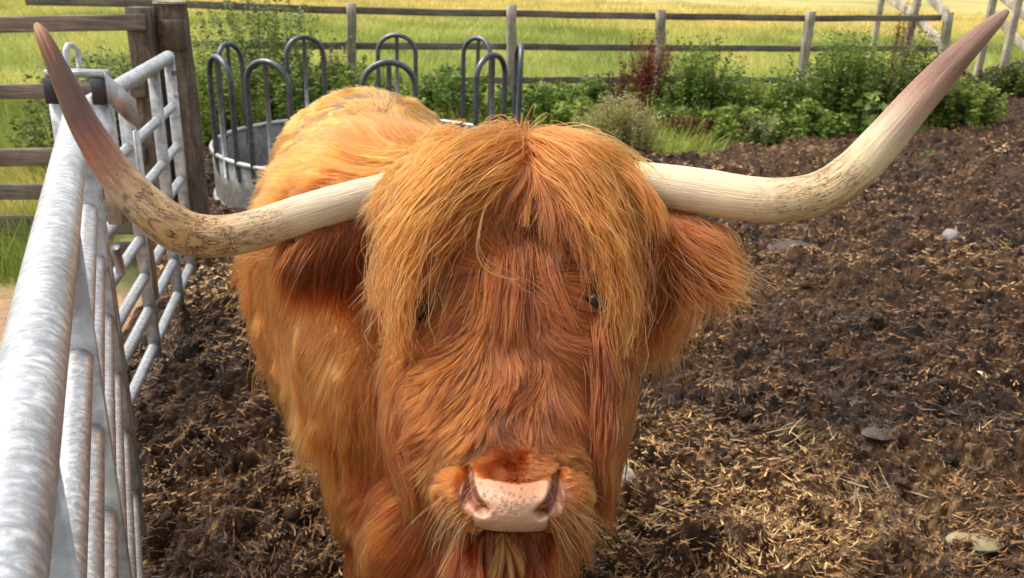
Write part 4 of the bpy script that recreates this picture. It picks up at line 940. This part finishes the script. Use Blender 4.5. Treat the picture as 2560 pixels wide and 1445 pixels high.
D_ = down * (1 - nz)[:, None] + topd * nz[:, None] * 1.2 + nfl
low = sstep(.85, .45, R_[:, 2]); D_ = D_ + A(0, .1, -1.6) * low[:, None]; chest = sstep(1.75, 1.40, R_[:, 1])
D_ = D_ + (A(0, -.05, -1.3) + 0 * D_) * (chest * (1 - nz))[:, None]
D_ = tangent(D_, N_)
ln = .040 + .030 * rng.random(nb) + .012 * low + .05 * chest * rng.random(nb) + .02 * (1 - nz)
ln *= np.where(R_[:, 2] < .3, .8, 1.0)
Pb = grow(R_ - N_ * .004, D_, N_, ln, 7, .16, .07, .27, 16, 211, rnd=.16)
Pb, near = clump(Pb, int(20000 * HS_), .50, 1)
Pb = Pb + (vnoise(Pb, 70, 215) * (.0016 * np.linspace(0, 1, 7))[None, :, None])
top_c = A(.98, .58, .22); side_c = A(.66, .275, .065); chest_c = A(.54, .20, .055)  # top_c: upward-facing hair paler, part bleached, part sunlight put into the colour
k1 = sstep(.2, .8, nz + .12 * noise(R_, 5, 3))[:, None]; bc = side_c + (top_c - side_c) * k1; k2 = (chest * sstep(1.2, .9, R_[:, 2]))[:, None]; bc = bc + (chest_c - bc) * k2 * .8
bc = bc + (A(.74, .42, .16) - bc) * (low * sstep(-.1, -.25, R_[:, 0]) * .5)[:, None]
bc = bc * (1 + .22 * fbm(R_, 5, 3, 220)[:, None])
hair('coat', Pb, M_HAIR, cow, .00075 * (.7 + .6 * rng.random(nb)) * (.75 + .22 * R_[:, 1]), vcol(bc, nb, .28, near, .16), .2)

# long shag on chest, shoulder and forelegs
ns_ = int(26000 * HS_)
R_, N_ = sample(BV, bq, ns_, lambda c, n: body_w(c, n * FLIP) * sstep(1.95, 1.55, c[:, 1]) * sstep(1.12, .95, c[:, 2]) * sstep(.25, .4, c[:, 2])); N_ = N_ * FLIP
D_ = tangent(A(0, .05, -1) + vnoise(R_, 4, 231) * .45, N_); ln = .10 + .10 * rng.random(ns_) ** 1.5
P_ = grow(R_, D_, N_, ln, 11, .30, .24, .26, 11, 233, .1); P_, near = clump(P_, 1500, .72, 2, 1.0, .12)
P_ = P_ + vnoise(P_, 30, 236) * (.006 * np.linspace(0, 1, 11) ** 1.5)[None, :, None]
bc = A(.58, .24, .07) + (A(.72, .38, .14) - A(.58, .24, .07)) * sstep(-.18, -.32, R_[:, 0])[:, None]
hair('chest_hair', P_, M_HAIR, cow, .0007 * (.8 + .5 * rng.random(ns_)), vcol(bc, ns_, .3, near, .22), .2)

# neck mane between the poll and the shoulder
nm_ = int(22000 * HS_)
R_, N_ = sample(BV, bq, nm_, lambda c, n: sstep(1.95, 1.6, c[:, 1]) * sstep(1.02, 1.14, c[:, 2]) * sstep(-.6, 0, (n * FLIP * nrm(CC - c)).sum(-1))); N_ = N_ * FLIP
D_ = tangent(np.stack([np.where(R_[:, 0] < .0, -1., .6), .35 * np.ones(nm_), -.45 * np.ones(nm_)], -1) + vnoise(R_, 3, 241) * .3, N_); ln = .08 + .07 * rng.random(nm_)
P_ = grow(R_, D_, N_, ln, 9, .28, .04, .26, 9, 243, .25); P_, near = clump(P_, 1200, .75, 3, 1.1)
hair('mane', P_, M_HAIR, cow, .0007 * (.8 + .5 * rng.random(nm_)), vcol(A(.74, .38, .13), nm_, .28, near, .18), .2)

# face coat ------------------------------------------------------
CP = np.array([(1290, 620, -.3, -1), (1240, 600, -.9, -.3), (1190, 610, -1, .3), (1140, 660, -.7, .8), (1270, 690, -.5, -.8), (1230, 670, -1, -.1), (1170, 690, -1, .5), (1100, 720, -.9, .6),
 (1350, 640, .6, -.7), (1400, 610, 1, -.1), (1460, 640, .9, .5), (1400, 680, 1, 0), (1330, 700, .6, -.7), (1480, 700, .9, .4), (1240, 735, -.9, .3), (1160, 745, -1, .3), (1080, 760, -1, .35),
 (1330, 740, 1, -.05), (1400, 730, 1, 0), (1470, 740, 1, .2), (1275, 775, -.1, 1), (1240, 790, -.5, .9), (1320, 790, .5, .9), (1180, 800, -.8, .6), (1100, 830, -1, .45), (1390, 800, .85, .5), (1460, 820, .9, .5),
 (1275, 900, .05, 1), (1220, 930, .25, 1), (1330, 930, -.2, 1), (1130, 900, -.6, .8), (1100, 950, -.9, .5), (1150, 980, -.5, .9), (1450, 900, .7, .7), (1420, 980, .5, .9), (1262, 1000, 0, 1), (1215, 1010, .2, 1), (1310, 1010, -.2, 1),
 (1180, 1060, -.7, .7), (1120, 1050, -.9, .45), (1350, 1060, .7, .7), (1420, 1060, .8, .6), (1262, 1060, 0, 1), (1230, 1090, -.7, .7), (1160, 1110, -1, .35), (1300, 1090, .7, .7), (1370, 1110, 1, .35), (1440, 1130, .8, .7),
 (1262, 1120, 0, 1), (1200, 1130, -.9, .3), (1330, 1130, .9, .3), (1040, 850, -.6, .9), (1020, 1000, -.3, 1), (1500, 850, .5, .9), (1510, 1000, .1, 1), (1080, 1150, -.5, .9), (1470, 1180, .2, 1),
 (1270, 420, 0, 1), (1180, 450, -.8, .6), (1380, 450, .8, .6), (1270, 500, 0, -1), (1230, 540, -.7, -.6), (1320, 540, .7, -.6), (1100, 520, -.8, .6), (1480, 520, .8, .6), (1150, 560, -1, 0), (1420, 560, 1, 0)], float)
def face_flow(R):
    px, py = proj(R); d2 = (px[:, None] - CP[:, 0]) ** 2 + (py[:, None] - CP[:, 1]) ** 2; w_ = 1 / (d2 + 150.) ** 1.6; dd = nrm(CP[:, 2:]); v = w_ @ dd / w_.sum(1, keepdims=True); v = v / (np.linalg.norm(v, axis=1, keepdims=True) + 1e-6)
    return v[:, :1] * HX + v[:, 1:] * HA, px, py
hq = HQ; tA = HV[hq[:, 0]]; tn = np.cross(HV[hq[:, 1]] - tA, HV[hq[:, 2]] - tA); FH = -1 if ((tn * (tA - HV.mean(0))).sum(-1)).mean() < 0 else 1
nf = int(78000 * HS_)
def head_w(c, n):
    f = (n * FH * nrm(CC - c)).sum(-1); px, py = proj(c); ey = 1 - np.exp(-(((px - 1052) / 21) ** 2 + ((py - 770) / 14) ** 2) ** 2) - np.exp(-(((px - 1488) / 21) ** 2 + ((py - 757) / 14) ** 2) ** 2)
    return np.clip(ey, 0, 1) * (1 + 2.5 * np.exp(-(((px - 1282) / 40) ** 2 + ((py - 715) / 40) ** 2))) * (sstep(-.5, .1, f) + .05) * sstep(1235, 1205, py)
R_, N_ = sample(HV, hq, nf, head_w); N_ = N_ * FH
Ff, px, py = face_flow(R_); D_ = tangent(Ff + vnoise(R_, 30, 251) * .30 + HX * (.7 * np.exp(-(((px - 1282) / 45) ** 2 + ((py - 735) / 45) ** 2)) * np.sign(727 - py))[:, None], N_)
wh_ = np.exp(-(((px - 1282) / 34) ** 2 + ((py - 712) / 34) ** 2))[:, None]; D_ = tangent(D_ * (1 - wh_) + (HA - HX * .35) * wh_ * 1.4, N_)
side_ = sstep(.35, .85, np.abs(N_ @ HX)); D_ = tangent(D_ * (1 - side_)[:, None] + (A(0, .1, -1)) * side_[:, None] + HX * (N_ @ HX)[:, None] * .2, N_)
ln = np.interp(py, [350, 600, 760, 950, 1080, 1160, 1210], [.06, .070, .062, .048, .040, .030, .018]) * (.7 + .6 * rng.random(nf)) * (1 + .7 * side_)
P_ = grow(R_ - N_ * .002, D_, N_, ln, 8, np.interp(py, [600, 760, 1000, 1200], [.50, .36, .22, .28]) + .5 * np.exp(-(((px - 1282) / 30) ** 2 + ((py - 727) / 30) ** 2)), .02, .17, 30, 253, .35, .09)
P_, near = clump(P_, int(9000 * HS_), .66, 4, 1.1, .14)
fc = np.tile(A(.50, .20, .052), (nf, 1)); kk = (sstep(1040, 1120, py) * sstep(1190, 1150, py))[:, None]; fc = fc + (A(.62, .33, .13) - fc) * kk
kd_ = (np.exp(-(((px - 1262) / 26) ** 2 + ((py - 1010) / 55) ** 2)))[:, None]; fc = fc + (A(.16, .11, .085) - fc) * kd_ * .65
fc = fc + (A(.40, .14, .04) - fc) * (sstep(1150, 1185, py))[:, None]
fcol = vcol(fc, nf, .46, near, .30); mk_ = np.zeros(nf, bool); pxx, pyy = proj(P_)
for ex, ey_ in ((1052, 772), (1489, 758)): mk_ |= (((pxx - ex) / (19 if ex < 1200 else 14)) ** 2 + ((pyy - ey_) / (12 if ex < 1200 else 9)) ** 2 < 1).any(1)
mk_ = ~mk_ | (rng.random(nf) < .08); P_ = P_[mk_]
hair('face_hair', P_, M_HAIR, cow, .00056 * (.75 + .5 * rng.random(len(P_))), fcol[mk_], .2)

# short hair on the muzzle outside the pad
nz_ = int(36000 * HS_); u = rng.uniform(-215, 215, nz_ * 3); v = rng.uniform(-145, 128, nz_ * 3)
pd_ = in_poly(u, v, PAD); dnos = np.zeros(len(u))
for sg in (-1, 1): dnos = np.maximum(dnos, np.exp(-(((u - sg * 102) / 30) ** 2 + ((v + 4) / 42) ** 2) ** 2))
lobe = np.hypot(np.abs(u) - 108, v - 30) < 18
upper = (v < -46) & (v > -62) & (np.abs(u) < 85)
emz = np.abs(u / (176 - 62 * sstep(0, -105, v))) ** 2.4 + np.abs(v / np.where(v < 0, 128, 118)) ** 2.6
ok = (emz < 1.12) & (v > -104) & ((v < 88) | (np.abs(u) > 92)) & ((pd_ < -2) | (upper & (rng.random(len(u)) < .75 * sstep(-40, -58, v)))) & (dnos < .3) & (~lobe | (rng.random(len(u)) < .12)); u, v = u[ok][:nz_], v[ok][:nz_]; n = len(u)
def mpos(u, v): return MO + (u * kpx)[:, None] * AX + (v * kpx)[:, None] * MV + muzzle_h(u, v)[:, None] * MN
R_ = mpos(u, v); e_ = 2.0; Nn = nrm(np.cross(mpos(u + e_, v) - R_, mpos(u, v + e_) - R_)); Nn = Nn * np.sign((Nn @ MN))[:, None]
ax_ = np.where(v < -20, u / 150, np.sign(u) * .9); ay_ = np.where(v < -20, -.45 - .0 * u, .45 + v / 200); cen_ = np.exp(-(u / 120) ** 2) * (v < -20); ay_ = ay_ * 1.0
below = sstep(60, 95, v); ax_ = ax_ * (1 - below) + .5 * np.sign(u) * below * (np.abs(u) / 150); ay_ = ay_ * (1 - below) + 1.0 * below
# upper zone: hair points down onto the pad below, sideways at the flanks
ay_ = np.where((v < -20) & (np.abs(u) < 125), .75, ay_); ax_ = np.where(v < -20, np.sign(u) * np.clip(np.abs(u) / 75, 0, 1.3), ax_)
D_ = nrm((ax_[:, None]) * AX + ay_[:, None] * MV + vnoise(R_, 50, 261) * .3); D_ = tangent(D_, Nn)
ln = (.0085 + .006 * rng.random(n)) * (1 + .5 * sstep(-90, -140, v) + .9 * sstep(120, 180, np.abs(u))) * np.where(pd_[ok][:nz_] > -8, .55, 1) * (1 + 1.6 * sstep(-62, -110, v))
P_ = grow(R_, D_, Nn, ln, 5, .42, .02, .2, 60, 263, .2, .15); P_, near = clump(P_, 3500, .5, 5)
mc = A(.62, .29, .09) + (A(.46, .19, .06) - A(.62, .29, .09)) * (np.exp(-(u / 70) ** 2) * (v < -20))[:, None] + (A(.74, .46, .22) - A(.62, .29, .09)) * (sstep(70, 110, v) * sstep(40, 80, np.abs(u)))[:, None] * .6
mc = mc + (A(.44, .18, .055) - mc) * (sstep(-55, -95, v) * .9)[:, None]
hair('muzzle_hair', P_, M_HAIR, cow, .00042, vcol(mc, n, .32, near, .16), .25)
# whiskers
nw = 130; sgn = np.where(rng.random(nw) < .5, -1, 1); u = sgn * rng.uniform(85, 175, nw); v = rng.uniform(-70, 100, nw); R_ = mpos(u, v)
D_ = nrm(np.stack([sgn * (.5 + .7 * rng.random(nw)), -.5 * np.ones(nw), -.5 + .9 * rng.normal(size=nw) * .5 - (v > 50) * .6], -1)); ln = .025 + .05 * rng.random(nw)
P_ = grow(R_, D_, np.tile(MN, (nw, 1)), ln, 9, .2, .10, .12, 20, 271, 0); hair('whiskers', P_, M_HAIR, cow, .00028, np.tile(A(.85, .70, .48), (nw, 1)), .3)

# beard under the chin ------------------------------------------
def guided(guides, n, K, spread, jit, seed, lat=None, off=.0, curl=.0, lenr=(.7, 1.0), csc=14):
    """guides: list of polylines [(px,py,n)...] ordered side by side; strands run between neighbours"""
    G = []
    for g in guides: G.append(resample([hp_(q[0], q[1], q[2] * (.72 if q[2] > 0 else 1)) for q in g], 40))
    G = np.array(G); ng = len(G); t = rng.random(n) * (ng - 1) if lat is None else lat; i = np.clip(t.astype(int), 0, ng - 2); f = (t - i)
    f = f[:, None, None]; Cc = G[i] * (1 - f) + G[i + 1] * f
    ends = lenr[0] + (lenr[1] - lenr[0]) * rng.random(n); st = rng.random(n) * .06
    q = st[:, None] + (ends - st)[:, None] * np.linspace(0, 1, K)[None]; qi = np.clip(q * 39, 0, 38.999); qa = qi.astype(int); qf = (qi - qa)[..., None]
    P = Cc[np.arange(n)[:, None], qa] * (1 - qf) + Cc[np.arange(n)[:, None], qa + 1] * qf
    ofs = rng.normal(size=(n, 3)) * spread; ofs += HN * (off * rng.random(n) ** 1.0)[:, None]
    k_ = np.linspace(0, 1, K)[None, :, None]
    P = P + ofs[:, None] * (.35 + .65 * k_) + vnoise(P * 1.0 + ofs[:, None] * 9, csc, seed) * (jit * (.2 + .8 * k_))
    if curl: P = P + vnoise(P, 45, seed + 7) * curl * k_
    return P
def clear_eyes(P, C, keep=.12):
    m = np.zeros(len(P), bool)
    for ex, ey_ in ((1052, 772), (1489, 758)):
        px, py = proj(P); m |= (((px - ex) / (19 if ex < 1200 else 14)) ** 2 + ((py - ey_) / (12 if ex < 1200 else 9)) ** 2 < 1).any(1)
    k = ~m | (rng.random(len(P)) < keep); return P[k], C[k]
def gclump(P, nc, s_, seed, keep=.2): return clump(P, nc, s_, seed, .8, keep)
# ---- long forelock curtains falling to both sides of the parting
FO = A(.56, .20, .045); FB_ = A(.88, .43, .14)
Lg = [[(1312, 420, .02), (1285, 455, .035), (1225, 500, .035), (1155, 570, .03), (1100, 660, .022), (1065, 760, .012)],
      [(1312, 372, .02), (1262, 415, .05), (1180, 465, .055), (1095, 550, .045), (1035, 660, .028), (1010, 770, .01), (1018, 890, -.005)],
      [(1305, 345, .01), (1230, 372, .05), (1140, 430, .065), (1050, 520, .055), (995, 630, .02), (980, 750, -.01), (1000, 870, -.02)],
      [(1290, 338, -.01), (1200, 352, .035), (1100, 398, .055), (1025, 480, .04), (985, 590, .0), (978, 710, -.03), (990, 820, -.04)],
      [(1260, 340, -.04), (1170, 358, .0), (1080, 398, .02), (1020, 450, .01), (990, 525, -.02), (980, 625, -.05), (990, 720, -.06)]]
Rg = [[(1322, 425, .02), (1360, 470, .035), (1410, 530, .035), (1462, 600, .03), (1500, 680, .02), (1520, 770, .008)],
      [(1325, 372, .02), (1380, 415, .05), (1445, 480, .055), (1505, 580, .04), (1545, 690, .015), (1556, 800, -.015), (1545, 900, -.02)],
      [(1332, 345, .01), (1405, 372, .05), (1480, 425, .06), (1545, 520, .035), (1580, 630, -.005), (1585, 740, -.03), (1565, 860, -.04)],
      [(1345, 338, -.01), (1430, 355, .035), (1510, 395, .045), (1575, 460, .01), (1605, 550, -.02), (1612, 650, -.05), (1590, 750, -.06)],
      [(1370, 345, -.04), (1450, 365, .0), (1530, 402, .01), (1590, 450, -.01), (1622, 520, -.04), (1632, 590, -.06)]]
FP = []; FC = []
for gs, sd_ in ((Lg, 301), (Rg, 321)):
    n = int(8200 * HS_); P_ = guided(gs, n, 22, .004, .010, sd_, off=.006, lenr=(.32, 1.0)); P_, near = gclump(P_, 420, .80, 6, .16)
    lk = rng.normal(size=(near.max() + 1, 3))[near]; kk_ = np.linspace(0, 1, 22)[None, :, None]
    P_ = P_ + (vnoise(P_ + lk[:, None] * .4, 9, sd_ + 60) * .012 + lk[:, None] * .0025) * kk_ ** 1.2
    P_ = P_ + vnoise(P_, 26, sd_ + 40) * (.0035 * np.linspace(0, 1, 22))[None, :, None]
    FP.append(P_); cc = vcol(FO + (FB_ - FO) * rng.random((n, 1)) ** 2.6, n, .46, near, .34); FC.append(cc)
    n = 900; P_ = guided(gs, n, 22, .012, .030, sd_ + 9, off=.03, curl=.004, lenr=(.6, 1.1)); FP.append(P_); FC.append(vcol(FB_, n, .3))
# middle wisps above the forehead and under the arch
Cg = [[(1240, 420, .02), (1215, 470, .035), (1160, 530, .03), (1110, 600, .02), (1075, 680, .012)], [(1300, 410, .03), (1270, 470, .045), (1215, 540, .035), (1165, 620, .022), (1130, 690, .015)],
      [(1322, 400, .03), (1320, 450, .045), (1310, 500, .04), (1300, 545, .03), (1290, 590, .02)], [(1335, 410, .03), (1360, 470, .045), (1410, 540, .035), (1440, 610, .025), (1460, 700, .015)], [(1390, 420, .02), (1420, 470, .035), (1460, 530, .03), (1490, 610, .02), (1510, 690, .010)]]
n = int(5200 * HS_); P_ = guided(Cg, n, 18, .005, .012, 341, off=.008, lenr=(.25, 1.15)); P_, near = gclump(P_, 200, .8, 7); lk = rng.normal(size=(near.max() + 1, 3))[near]; P_ = P_ + (vnoise(P_ + lk[:, None] * .4, 12, 349) * .016 + lk[:, None] * .004) * np.linspace(0, 1, 18)[None, :, None]
FP.append(np.concatenate([P_[:, :1].repeat(4, 1) + (P_[:, :1] - P_[:, :1]), P_], 1)); FC.append(vcol(A(.60, .27, .08), n, .32, near, .25))
# tuft on top of the poll going back
R0 = np.stack([rng.uniform(-.11, .12, 3500), np.zeros(3500), np.zeros(3500)], -1)
Pk = PD(1290, 372, 1.235); R0 = R0 + Pk + rng.normal(size=(3500, 3)) * A(0, .02, .012); D_ = nrm(np.stack([R0[:, 0] * 9, .6 * rng.normal(size=3500), .10 + .15 * rng.random(3500) - .9 * np.abs(R0[:, 0])], -1))
P_ = grow(R0, D_, np.tile(A(0, 0, 1.), (3500, 1)), .04 + .07 * rng.random(3500), 22, .02, .12, .10, 18, 351, 0); P_, near = clump(P_, 160, .6, 8)
FP.append(P_); FC.append(vcol(FO, 3500, .3, near, .2))
Wg = [[(1240, 555, .0), (1180, 605, .012), (1130, 680, .014), (1100, 760, .008), (1075, 830, .003)], [(1262, 550, .0), (1225, 640, .016), (1205, 720, .018), (1175, 800, .012), (1130, 860, .004)], [(1280, 545, .0), (1268, 640, .016), (1262, 720, .020), (1250, 800, .012), (1235, 880, .004)],
      [(1300, 545, .0), (1310, 640, .016), (1308, 720, .018), (1302, 800, .012), (1298, 880, .004)], [(1330, 555, .0), (1375, 620, .014), (1400, 700, .014), (1430, 770, .008), (1455, 830, .003)]]
n = 2400; P_ = guided(Wg, n, 22, .006, .018, 371, off=.004, lenr=(.15, 1.0)); P_, near = gclump(P_, 90, .7, 7); FP.append(P_); FC.append(vcol(A(.50, .20, .052), n, .45, near, .3))
FPa = np.concatenate(FP); FCa = np.concatenate(FC)
FPa, FCa = clear_eyes(FPa, FCa)
hair('forelock', FPa, M_HAIR, cow, .00056 * (.7 + .6 * rng.random(len(FPa))), FCa, .3)
# single stray hairs, one looping across the brow
sg_ = [[(1255, 470, .06), (1215, 520, .07), (1198, 590, .07), (1200, 650, .06), (1235, 690, .05), (1290, 702, .05), (1340, 702, .05), (1390, 740, .045), (1440, 760, .04)], [(1225, 480, .07), (1205, 560, .07), (1198, 630, .06), (1225, 680, .05), (1300, 712, .05)]]
n = 5; P_ = guided(sg_, n, 26, .003, .003, 361, lenr=(.9, 1.0)); hair('stray_hair', P_, M_HAIR, cow, .0005, np.tile(A(.82, .55, .28), (n, 1)), .5)

# cheek and jaw hair hanging at both sides of the face
Rc = [[(1485, 800, -.01), (1492, 900, -.02), (1492, 1020, -.035), (1484, 1130, -.05), (1470, 1230, -.065)], [(1490, 780, -.02), (1515, 900, -.03), (1522, 1020, -.045), (1512, 1130, -.06), (1492, 1230, -.08)],
      [(1515, 720, -.05), (1545, 860, -.07), (1550, 1000, -.09), (1535, 1120, -.11), (1505, 1230, -.13)], [(1535, 640, -.09), (1572, 790, -.11), (1572, 950, -.13), (1552, 1080, -.15), (1515, 1180, -.17)]]
Lc = [[(1050, 820, -.02), (1035, 920, -.04), (1030, 1040, -.055), (1042, 1140, -.07), (1070, 1230, -.08)], [(1030, 790, -.05), (1005, 900, -.075), (1000, 1020, -.09), (1015, 1140, -.105), (1050, 1250, -.12)],
      [(1010, 740, -.08), (985, 870, -.12), (982, 1000, -.15), (1000, 1140, -.17), (1035, 1270, -.19)]]
CPp = []; CCc = []
for gs, sd_ in ((Rc, 371), (Lc, 381)):
    n = int((7500 if sd_ == 371 else 3600) * HS_); K = 14; ng = len(gs); G = np.array([resample([hp_(*q) for q in g], 60) for g in gs])
    lat = rng.random(n) ** .9 * (ng - 1); i = np.clip(lat.astype(int), 0, ng - 2); f = (lat - i)[:, None, None]; Cc = G[i] * (1 - f) + G[i + 1] * f
    s0 = rng.random(n) ** .8 * .72; le = .18 + .32 * rng.random(n); q = np.clip(s0[:, None] + le[:, None] * np.linspace(0, 1, K)[None], 0, .999) * 59
    qa = q.astype(int).clip(0, 58); qf = (q - qa)[..., None]; P_ = Cc[np.arange(n)[:, None], qa] * (1 - qf) + Cc[np.arange(n)[:, None], qa + 1] * qf
    over = np.clip(s0[:, None] + le[:, None] * np.linspace(0, 1, K)[None] - 1, 0, 1)[..., None]; P_ = P_ + G_ * over * .45
    k_ = np.linspace(0, 1, K)[None, :, None]; o_ = rng.normal(size=(n, 3)) * .007
    P_ = P_ + o_[:, None] + HN * (.016 * k_ * (1 - k_) * 3) + vnoise(P_ + o_[:, None] * 5, 11, sd_) * (.024 * k_) + vnoise(P_, 34, sd_ + 5) * (.006 * k_)
    P_, near = gclump(P_, 520, .72, 9, .15); CPp.append(P_); CCc.append(vcol(A(.46, .175, .045), n, .42, near, .32))
P_, Cq = clear_eyes(np.concatenate(CPp), np.concatenate(CCc)); hair('cheek_hair', P_, M_HAIR, cow, .00055 * (.7 + .6 * rng.random(len(P_))), Cq, .25)

# beard: pale centre tuft with darker hair round it
Bg = [[(1150, 1320, -.05), (1140, 1390, -.06), (1130, 1480, -.07), (1125, 1560, -.08)], [(1215, 1335, -.04), (1225, 1390, -.045), (1235, 1480, -.05), (1240, 1570, -.06)], [(1265, 1338, -.035), (1265, 1390, -.04), (1268, 1480, -.05), (1270, 1590, -.06)],
      [(1320, 1335, -.04), (1315, 1400, -.045), (1310, 1480, -.05), (1305, 1570, -.06)], [(1400, 1320, -.05), (1405, 1390, -.06), (1410, 1480, -.07), (1405, 1560, -.08)]]
n = int(5000 * HS_); lat = rng.random(n) * 4; P_ = guided(Bg, n, 14, .006, .008, 391, lat=lat, off=-.03, lenr=(.3, 1)); P_, near = gclump(P_, 170, .75, 10); P_ = P_ + vnoise(P_ + rng.normal(size=(near.max() + 1, 3))[near][:, None] * .3, 10, 395) * (.030 * np.linspace(0, 1, 14))[None, :, None]
bc = A(.36, .13, .04) + (A(.80, .56, .30) - A(.36, .13, .04)) * np.exp(-((lat - 1.95) / .33) ** 2)[:, None]; hair('beard', P_, M_HAIR, cow, .0006 * (.7 + .6 * rng.random(n)), vcol(bc, n, .25, near, .2), .3)

# ears
for (bx_, by_, tx_, ty_, d0, d1, wpx, hl, sd_, col_) in ((1000, 560, 735, 600, 1.28, 1.22, 34, .29, 401, A(.44, .165, .045)), (1580, 530, 1800, 575, 1.24, 1.16, 38, .22, 421, A(.52, .22, .07))):
    eo, a, ax, Ln, dn, nn = ear(bx_, by_, tx_, ty_, d0, d1, wpx)
    n = int(9500 * HS_); u = rng.random(n) ** .85; uu = rng.uniform(-1, 1, n); wv = wpx * d0 / F * np.sin(np.pi * np.clip(u * .9 + .12, 0, 1)) ** .7
    R_ = a + ax * (Ln * u)[:, None] + dn * (uu * wv)[:, None] + nn * (rng.choice([-1, 1], n) * .010 - .02 * uu ** 2 * np.sin(np.pi * u))[:, None]
    D_ = nrm(ax * (.10 + .75 * u + .25 * rng.normal(size=n))[:, None] + G_ * (.75 - .3 * u)[:, None] + A(0, -.2, 0) + vnoise(R_, 9, sd_) * .4)
    lnn = hl * (1.15 - .85 * u if sd_ < 410 else 1.35 - .95 * u) * (.22 + .85 * rng.random(n) ** 1.5)
    P_ = grow(R_, D_, np.tile(-nn * np.sign(nn[1]), (n, 1)), lnn, 16, .20, .075, .17, 13, sd_ + 3, 0, .2); P_, near = clump(P_, 520, .74, 11, .9, .14)
    P_ = P_ + vnoise(P_, 38, sd_ + 9) * (.003 * np.linspace(0, 1, 16))[None, :, None]
    ho = hair('ear_hair', P_, M_HAIR, eo, .00055 * (.7 + .6 * rng.random(n)), vcol(col_ * (1 + .35 * (u[:, None] - .4)), n, .34, near, .28), .25)
    # curtain between ear and cheek
# hair tufts lapping over the horn bases
for gs, sd_ in (([[(1050, 420, .03), (1000, 460, .03), (960, 495, .01), (925, 525, .0), (895, 560, -.01)], [(1040, 400, .02), (985, 430, .02), (955, 470, .0), (940, 520, -.01), (930, 590, -.03)], [(1030, 430, .03), (985, 480, .03), (960, 540, .02), (955, 600, .0), (950, 680, -.02)]], 441),
                ([[(1520, 400, .03), (1580, 430, .05), (1620, 475, .055), (1655, 525, .05), (1690, 590, .04)], [(1510, 410, .03), (1560, 440, .05), (1610, 490, .05), (1640, 560, .04), (1650, 640, .02)]], 451)):
    n = int(420 * HS_); P_ = guided(gs, n, 18, .005, .016, sd_, off=.01, lenr=(.4, 1.0)); P_, near = gclump(P_, 45, .75, 12)
    hair('horn_base_hair', P_, M_HAIR, cow, .00052, vcol(A(.64, .31, .10), n, .3, near, .2), .3)
